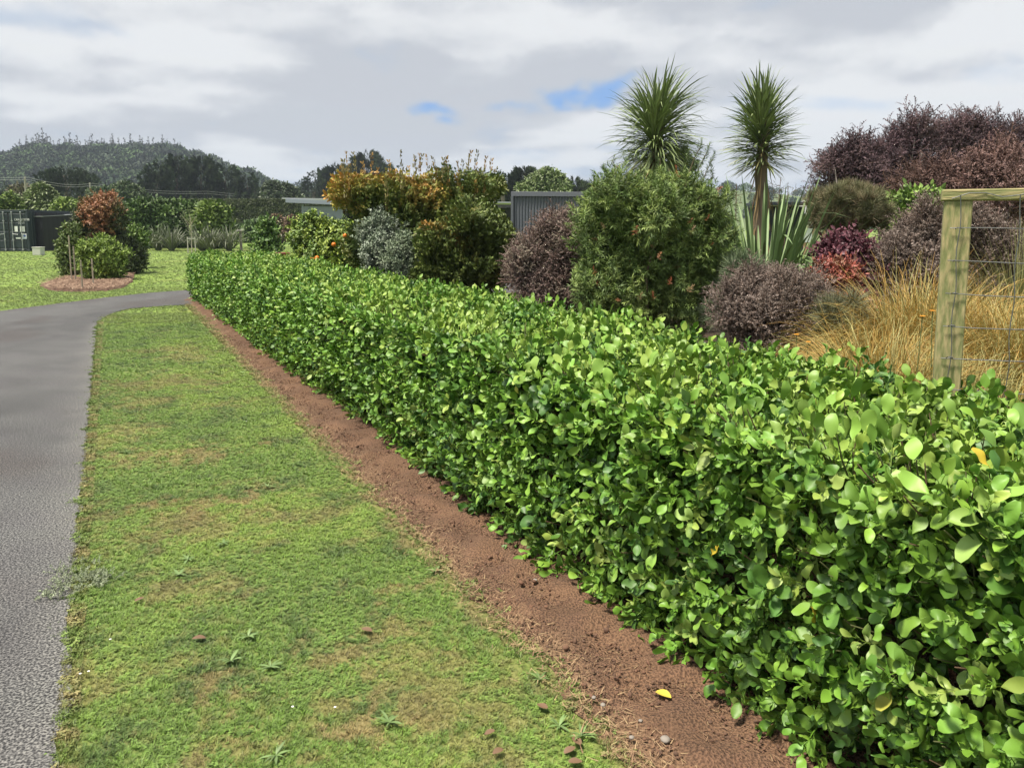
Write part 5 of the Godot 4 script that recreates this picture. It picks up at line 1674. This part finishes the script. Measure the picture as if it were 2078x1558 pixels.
# ---------- small things on the ground ----------
func make_litter() -> void:
	# dry grass and chips on the soil
	var straw := PackedFloat32Array()
	var mb := MB.new()
	strip_blade(mb, Vector3.ZERO, Vector3(0.2, 0.15, 1), 1.0, 0.09, 0.1, 3, Color.WHITE, Color.WHITE)
	var bit := mb.mesh(M.dull)
	for k in 20000:
		var d := 1.0 + 15.0 * pow(rng.randf(), 1.4)
		var near := rng.randf() < 0.3
		var x := soil_edge(d) + (rng.randfn(0.05, 0.07) if near else rr(0.0, hedge_front(d) - soil_edge(d) + 0.2))
		var c := Color(0.40, 0.29, 0.16).lerp(Color(0.22, 0.13, 0.08), rng.randf()) if near else Color(0.22, 0.13, 0.08).lerp(Color(0.34, 0.25, 0.13), pow(rng.randf(), 3.0))
		put(straw, Basis(Vector3.UP, rng.randf() * TAU) * Basis.from_scale(Vector3.ONE * rr(0.01, 0.03 if not near else 0.045)), Vector3(x, 0.026, -d), c)
	copies(self, "dry_straw", bit, straw)
	var clods := PackedFloat32Array()
	var sm := SphereMesh.new()
	sm.radius = 1.0; sm.height = 1.5; sm.radial_segments = 6; sm.rings = 3
	sm.material = M.soil_bit
	for k in 9000:
		var d := 1.0 + 10.0 * pow(rng.randf(), 1.6)
		var x := soil_edge(d) + rr(0.05, hedge_front(d) - soil_edge(d) + 0.25)
		var s := rr(0.002, 0.0075) * (2.0 if rng.randf() < 0.04 else 1.0)
		put(clods, Basis(rv(), rng.randf() * TAU) * Basis.from_scale(Vector3(s, s * rr(0.5, 0.9), s * rr(0.6, 1.1))), Vector3(x, 0.026 + s * 0.3, -d), Color(0.17, 0.09, 0.055).lerp(Color(0.10, 0.06, 0.04), rng.randf()))
	copies(self, "soil_crumbs", sm, clods)
	var mulch := PackedFloat32Array()
	for k in 9000:
		var p := on_ground(rr(80, 282), rr(538, 594))
		if not Geometry2D.is_point_in_polygon(Vector2(p.x, -p.z), island):
			continue
		put(mulch, Basis(Vector3.UP, rng.randf() * TAU) * Basis.from_scale(Vector3.ONE * rr(0.06, 0.2)), p + Vector3.UP * 0.075, Color(0.28, 0.18, 0.12).lerp(Color(0.42, 0.31, 0.22), rng.randf() * rng.randf()))
	copies(self, "bark_chips", bit, mulch)
	# single leaves and stones
	var one := func(called: String, label: String, px: float, py: float, L: float, c: Color, group := ""):
		var p := on_ground(px, py, 0.04 if called == "fallen_leaf" else 0.022)
		var m := MB.new()
		leaf(m, leaf_frame(Vector3.ZERO, Vector3(rr(-1, 1), 0.12, rr(-1, 1)), Vector3.UP), L, L * 0.6, 0.25, rr(0.1, 0.5), 0.015, c, 7, 0)
		var o := part(self, called, m.mesh(M.leaf), p)
		tag(o, label, "leaf", group)
	one.call("fallen_leaf", "single yellow leaf lying on the bare soil", 1362, 1416, 0.062, Color(0.55, 0.45, 0.07))
	one.call("fallen_leaf", "single bright green leaf lying on the soil against the hedge foot", 1005, 1077, 0.07, Color(0.14, 0.28, 0.04))
	one.call("fallen_leaf", "green leaf dropped on the far part of the mown strip", 482, 758, 0.07, Color(0.2, 0.3, 0.1))
	for q in [[983, 1490], [1000, 1530], [1090, 1428], [1163, 1495], [1168, 1516], [1182, 1545], [733, 1275], [292, 1212], [389, 1296]]:
		one.call("dead_leaf", "curled brown dead leaf lying in the mown grass", q[0], q[1], rr(0.035, 0.05), Color(0.17, 0.105, 0.06), "dead leaves on the mown grass")
	for q in [[1350, 1500, 0.016], [1282, 1496, 0.009], [1224, 1430, 0.009], [1086, 1177, 0.011], [1205, 1415, 0.008], [1300, 1462, 0.007]]:
		var p := on_ground(q[0], q[1], 0.03)
		mb = MB.new()
		var r: float = q[2]
		var rows := []
		for k in 6:
			var row := []
			for j in 9:
				var a := TAU * j / 9
				var b := PI * k / 5.0
				row.append(mb.vert(Vector3(cos(a) * sin(b), cos(b) * 0.6, sin(a) * sin(b)) * r * (1.0 + 0.25 * nb.get_noise_3d(j * 70.0, k * 70.0, q[0])), Color(0.26, 0.235, 0.20)))
			rows.append(row)
		for k in 5:
			for j in 9:
				mb.quad(rows[k][j], rows[k][(j + 1) % 9], rows[k + 1][(j + 1) % 9], rows[k + 1][j])
		tag(part(self, "pebble", mb.mesh(M.concrete), p), "small pale pebble lying on the bare soil", "stone", "pebbles on the soil")
	# flat weeds in the grass
	for q in [[885, 1165], [380, 1140], [362, 1172], [503, 1297], [468, 1348], [548, 1360], [452, 1108], [542, 992], [1095, 1385], [1135, 1480], [790, 1473], [560, 1540], [1180, 1500]]:
		var p := on_ground(q[0], q[1])
		var t := thing("plantain_weed", "flat rosette of long blue green weed leaves in the mown grass", "weed", p, "plantain rosettes in the mown grass")
		mb = MB.new()
		for k in 11:
			var a := k * 2.4 + rr(-0.5, 0.5)
			var L := rr(0.03, 0.062)
			leaf(mb, leaf_frame(Vector3(0, 0.012, 0), Vector3(cos(a), rr(0.1, 0.9), sin(a)), Vector3.UP), L, L * rr(0.14, 0.24), 0.3, 0.5, 0.03, shade(Color(0.15, 0.235, 0.075), rr(0.7, 1.2)), 6, 1)
		part(t, "leaves", mb.mesh(M.leaf))
	for q in [[138, 1190, 0.10], [152, 1160, 0.08], [128, 1205, 0.08], [185, 1185, 0.07], [205, 1180, 0.06]]:
		var p := on_ground(q[0], q[1])
		var t := thing("silver_weed", "silvery grey weed spilling from the grass onto the driveway edge", "weed", p, "silvery weeds at the driveway edge")
		var buf := PackedFloat32Array()
		for k in 26:
			put(buf, along(Vector3(rr(-1, 1), 0.8, rr(-1, 1)), rng.randf() * TAU) * Basis.from_scale(Vector3.ONE * rr(0.03, 0.05)), Vector3(rr(-1, 1) * q[2], 0.01, rr(-1, 1) * q[2]), shade(Color(0.32, 0.37, 0.24), rr(0.8, 1.15)))
		copies(t, "leaves", S.silver, buf)
	for q in [[163, 1383], [180, 1378], [224, 1312], [594, 1451], [680, 1452], [500, 862], [625, 870]]:
		var p := on_ground(q[0], q[1])
		var t := thing("lawn_daisy", "tiny white flower head in the mown grass", "flower", p, "white flowers in the mown grass")
		mb = MB.new()
		tube(mb, [Vector3.ZERO, Vector3(0, 0.03, 0)], [0.001, 0.001], 3, Color(0.15, 0.2, 0.06))
		part(t, "stem", mb.mesh(M.leaf))
		mb = MB.new()
		for k in 10:
			var a := k * TAU / 10
			leaf(mb, leaf_frame(Vector3(0, 0.03, 0), Vector3(cos(a), 0.3, sin(a)), Vector3.UP), 0.005, 0.003, 0.0, 0.1, 0.0, Color(0.75, 0.75, 0.7), 2, 0)
		part(t, "petals", mb.mesh(M.leaf))

func _ready() -> void:
	rng.seed = 20240
	na.seed = 3; na.noise_type = FastNoiseLite.TYPE_SIMPLEX_SMOOTH; na.frequency = 0.02; na.fractal_octaves = 3
	nb.seed = 8; nb.noise_type = FastNoiseLite.TYPE_SIMPLEX_SMOOTH; nb.frequency = 0.04; nb.fractal_octaves = 3
	setup_view()
	make_materials()
	M.orange = mat(0.45, {"albedo_color": Color(0.86, 0.48, 0.10), "vertex_color_use_as_albedo": false})
	M.soil_bit = mat(0.95)
	make_sprigs()
	make_ground()
	make_distance()
	make_buildings()
	make_containers()
	make_lawn_edge()
	make_island()
	make_hedge()
	make_garden()
	make_trellis()
	make_grass()
	make_litter()
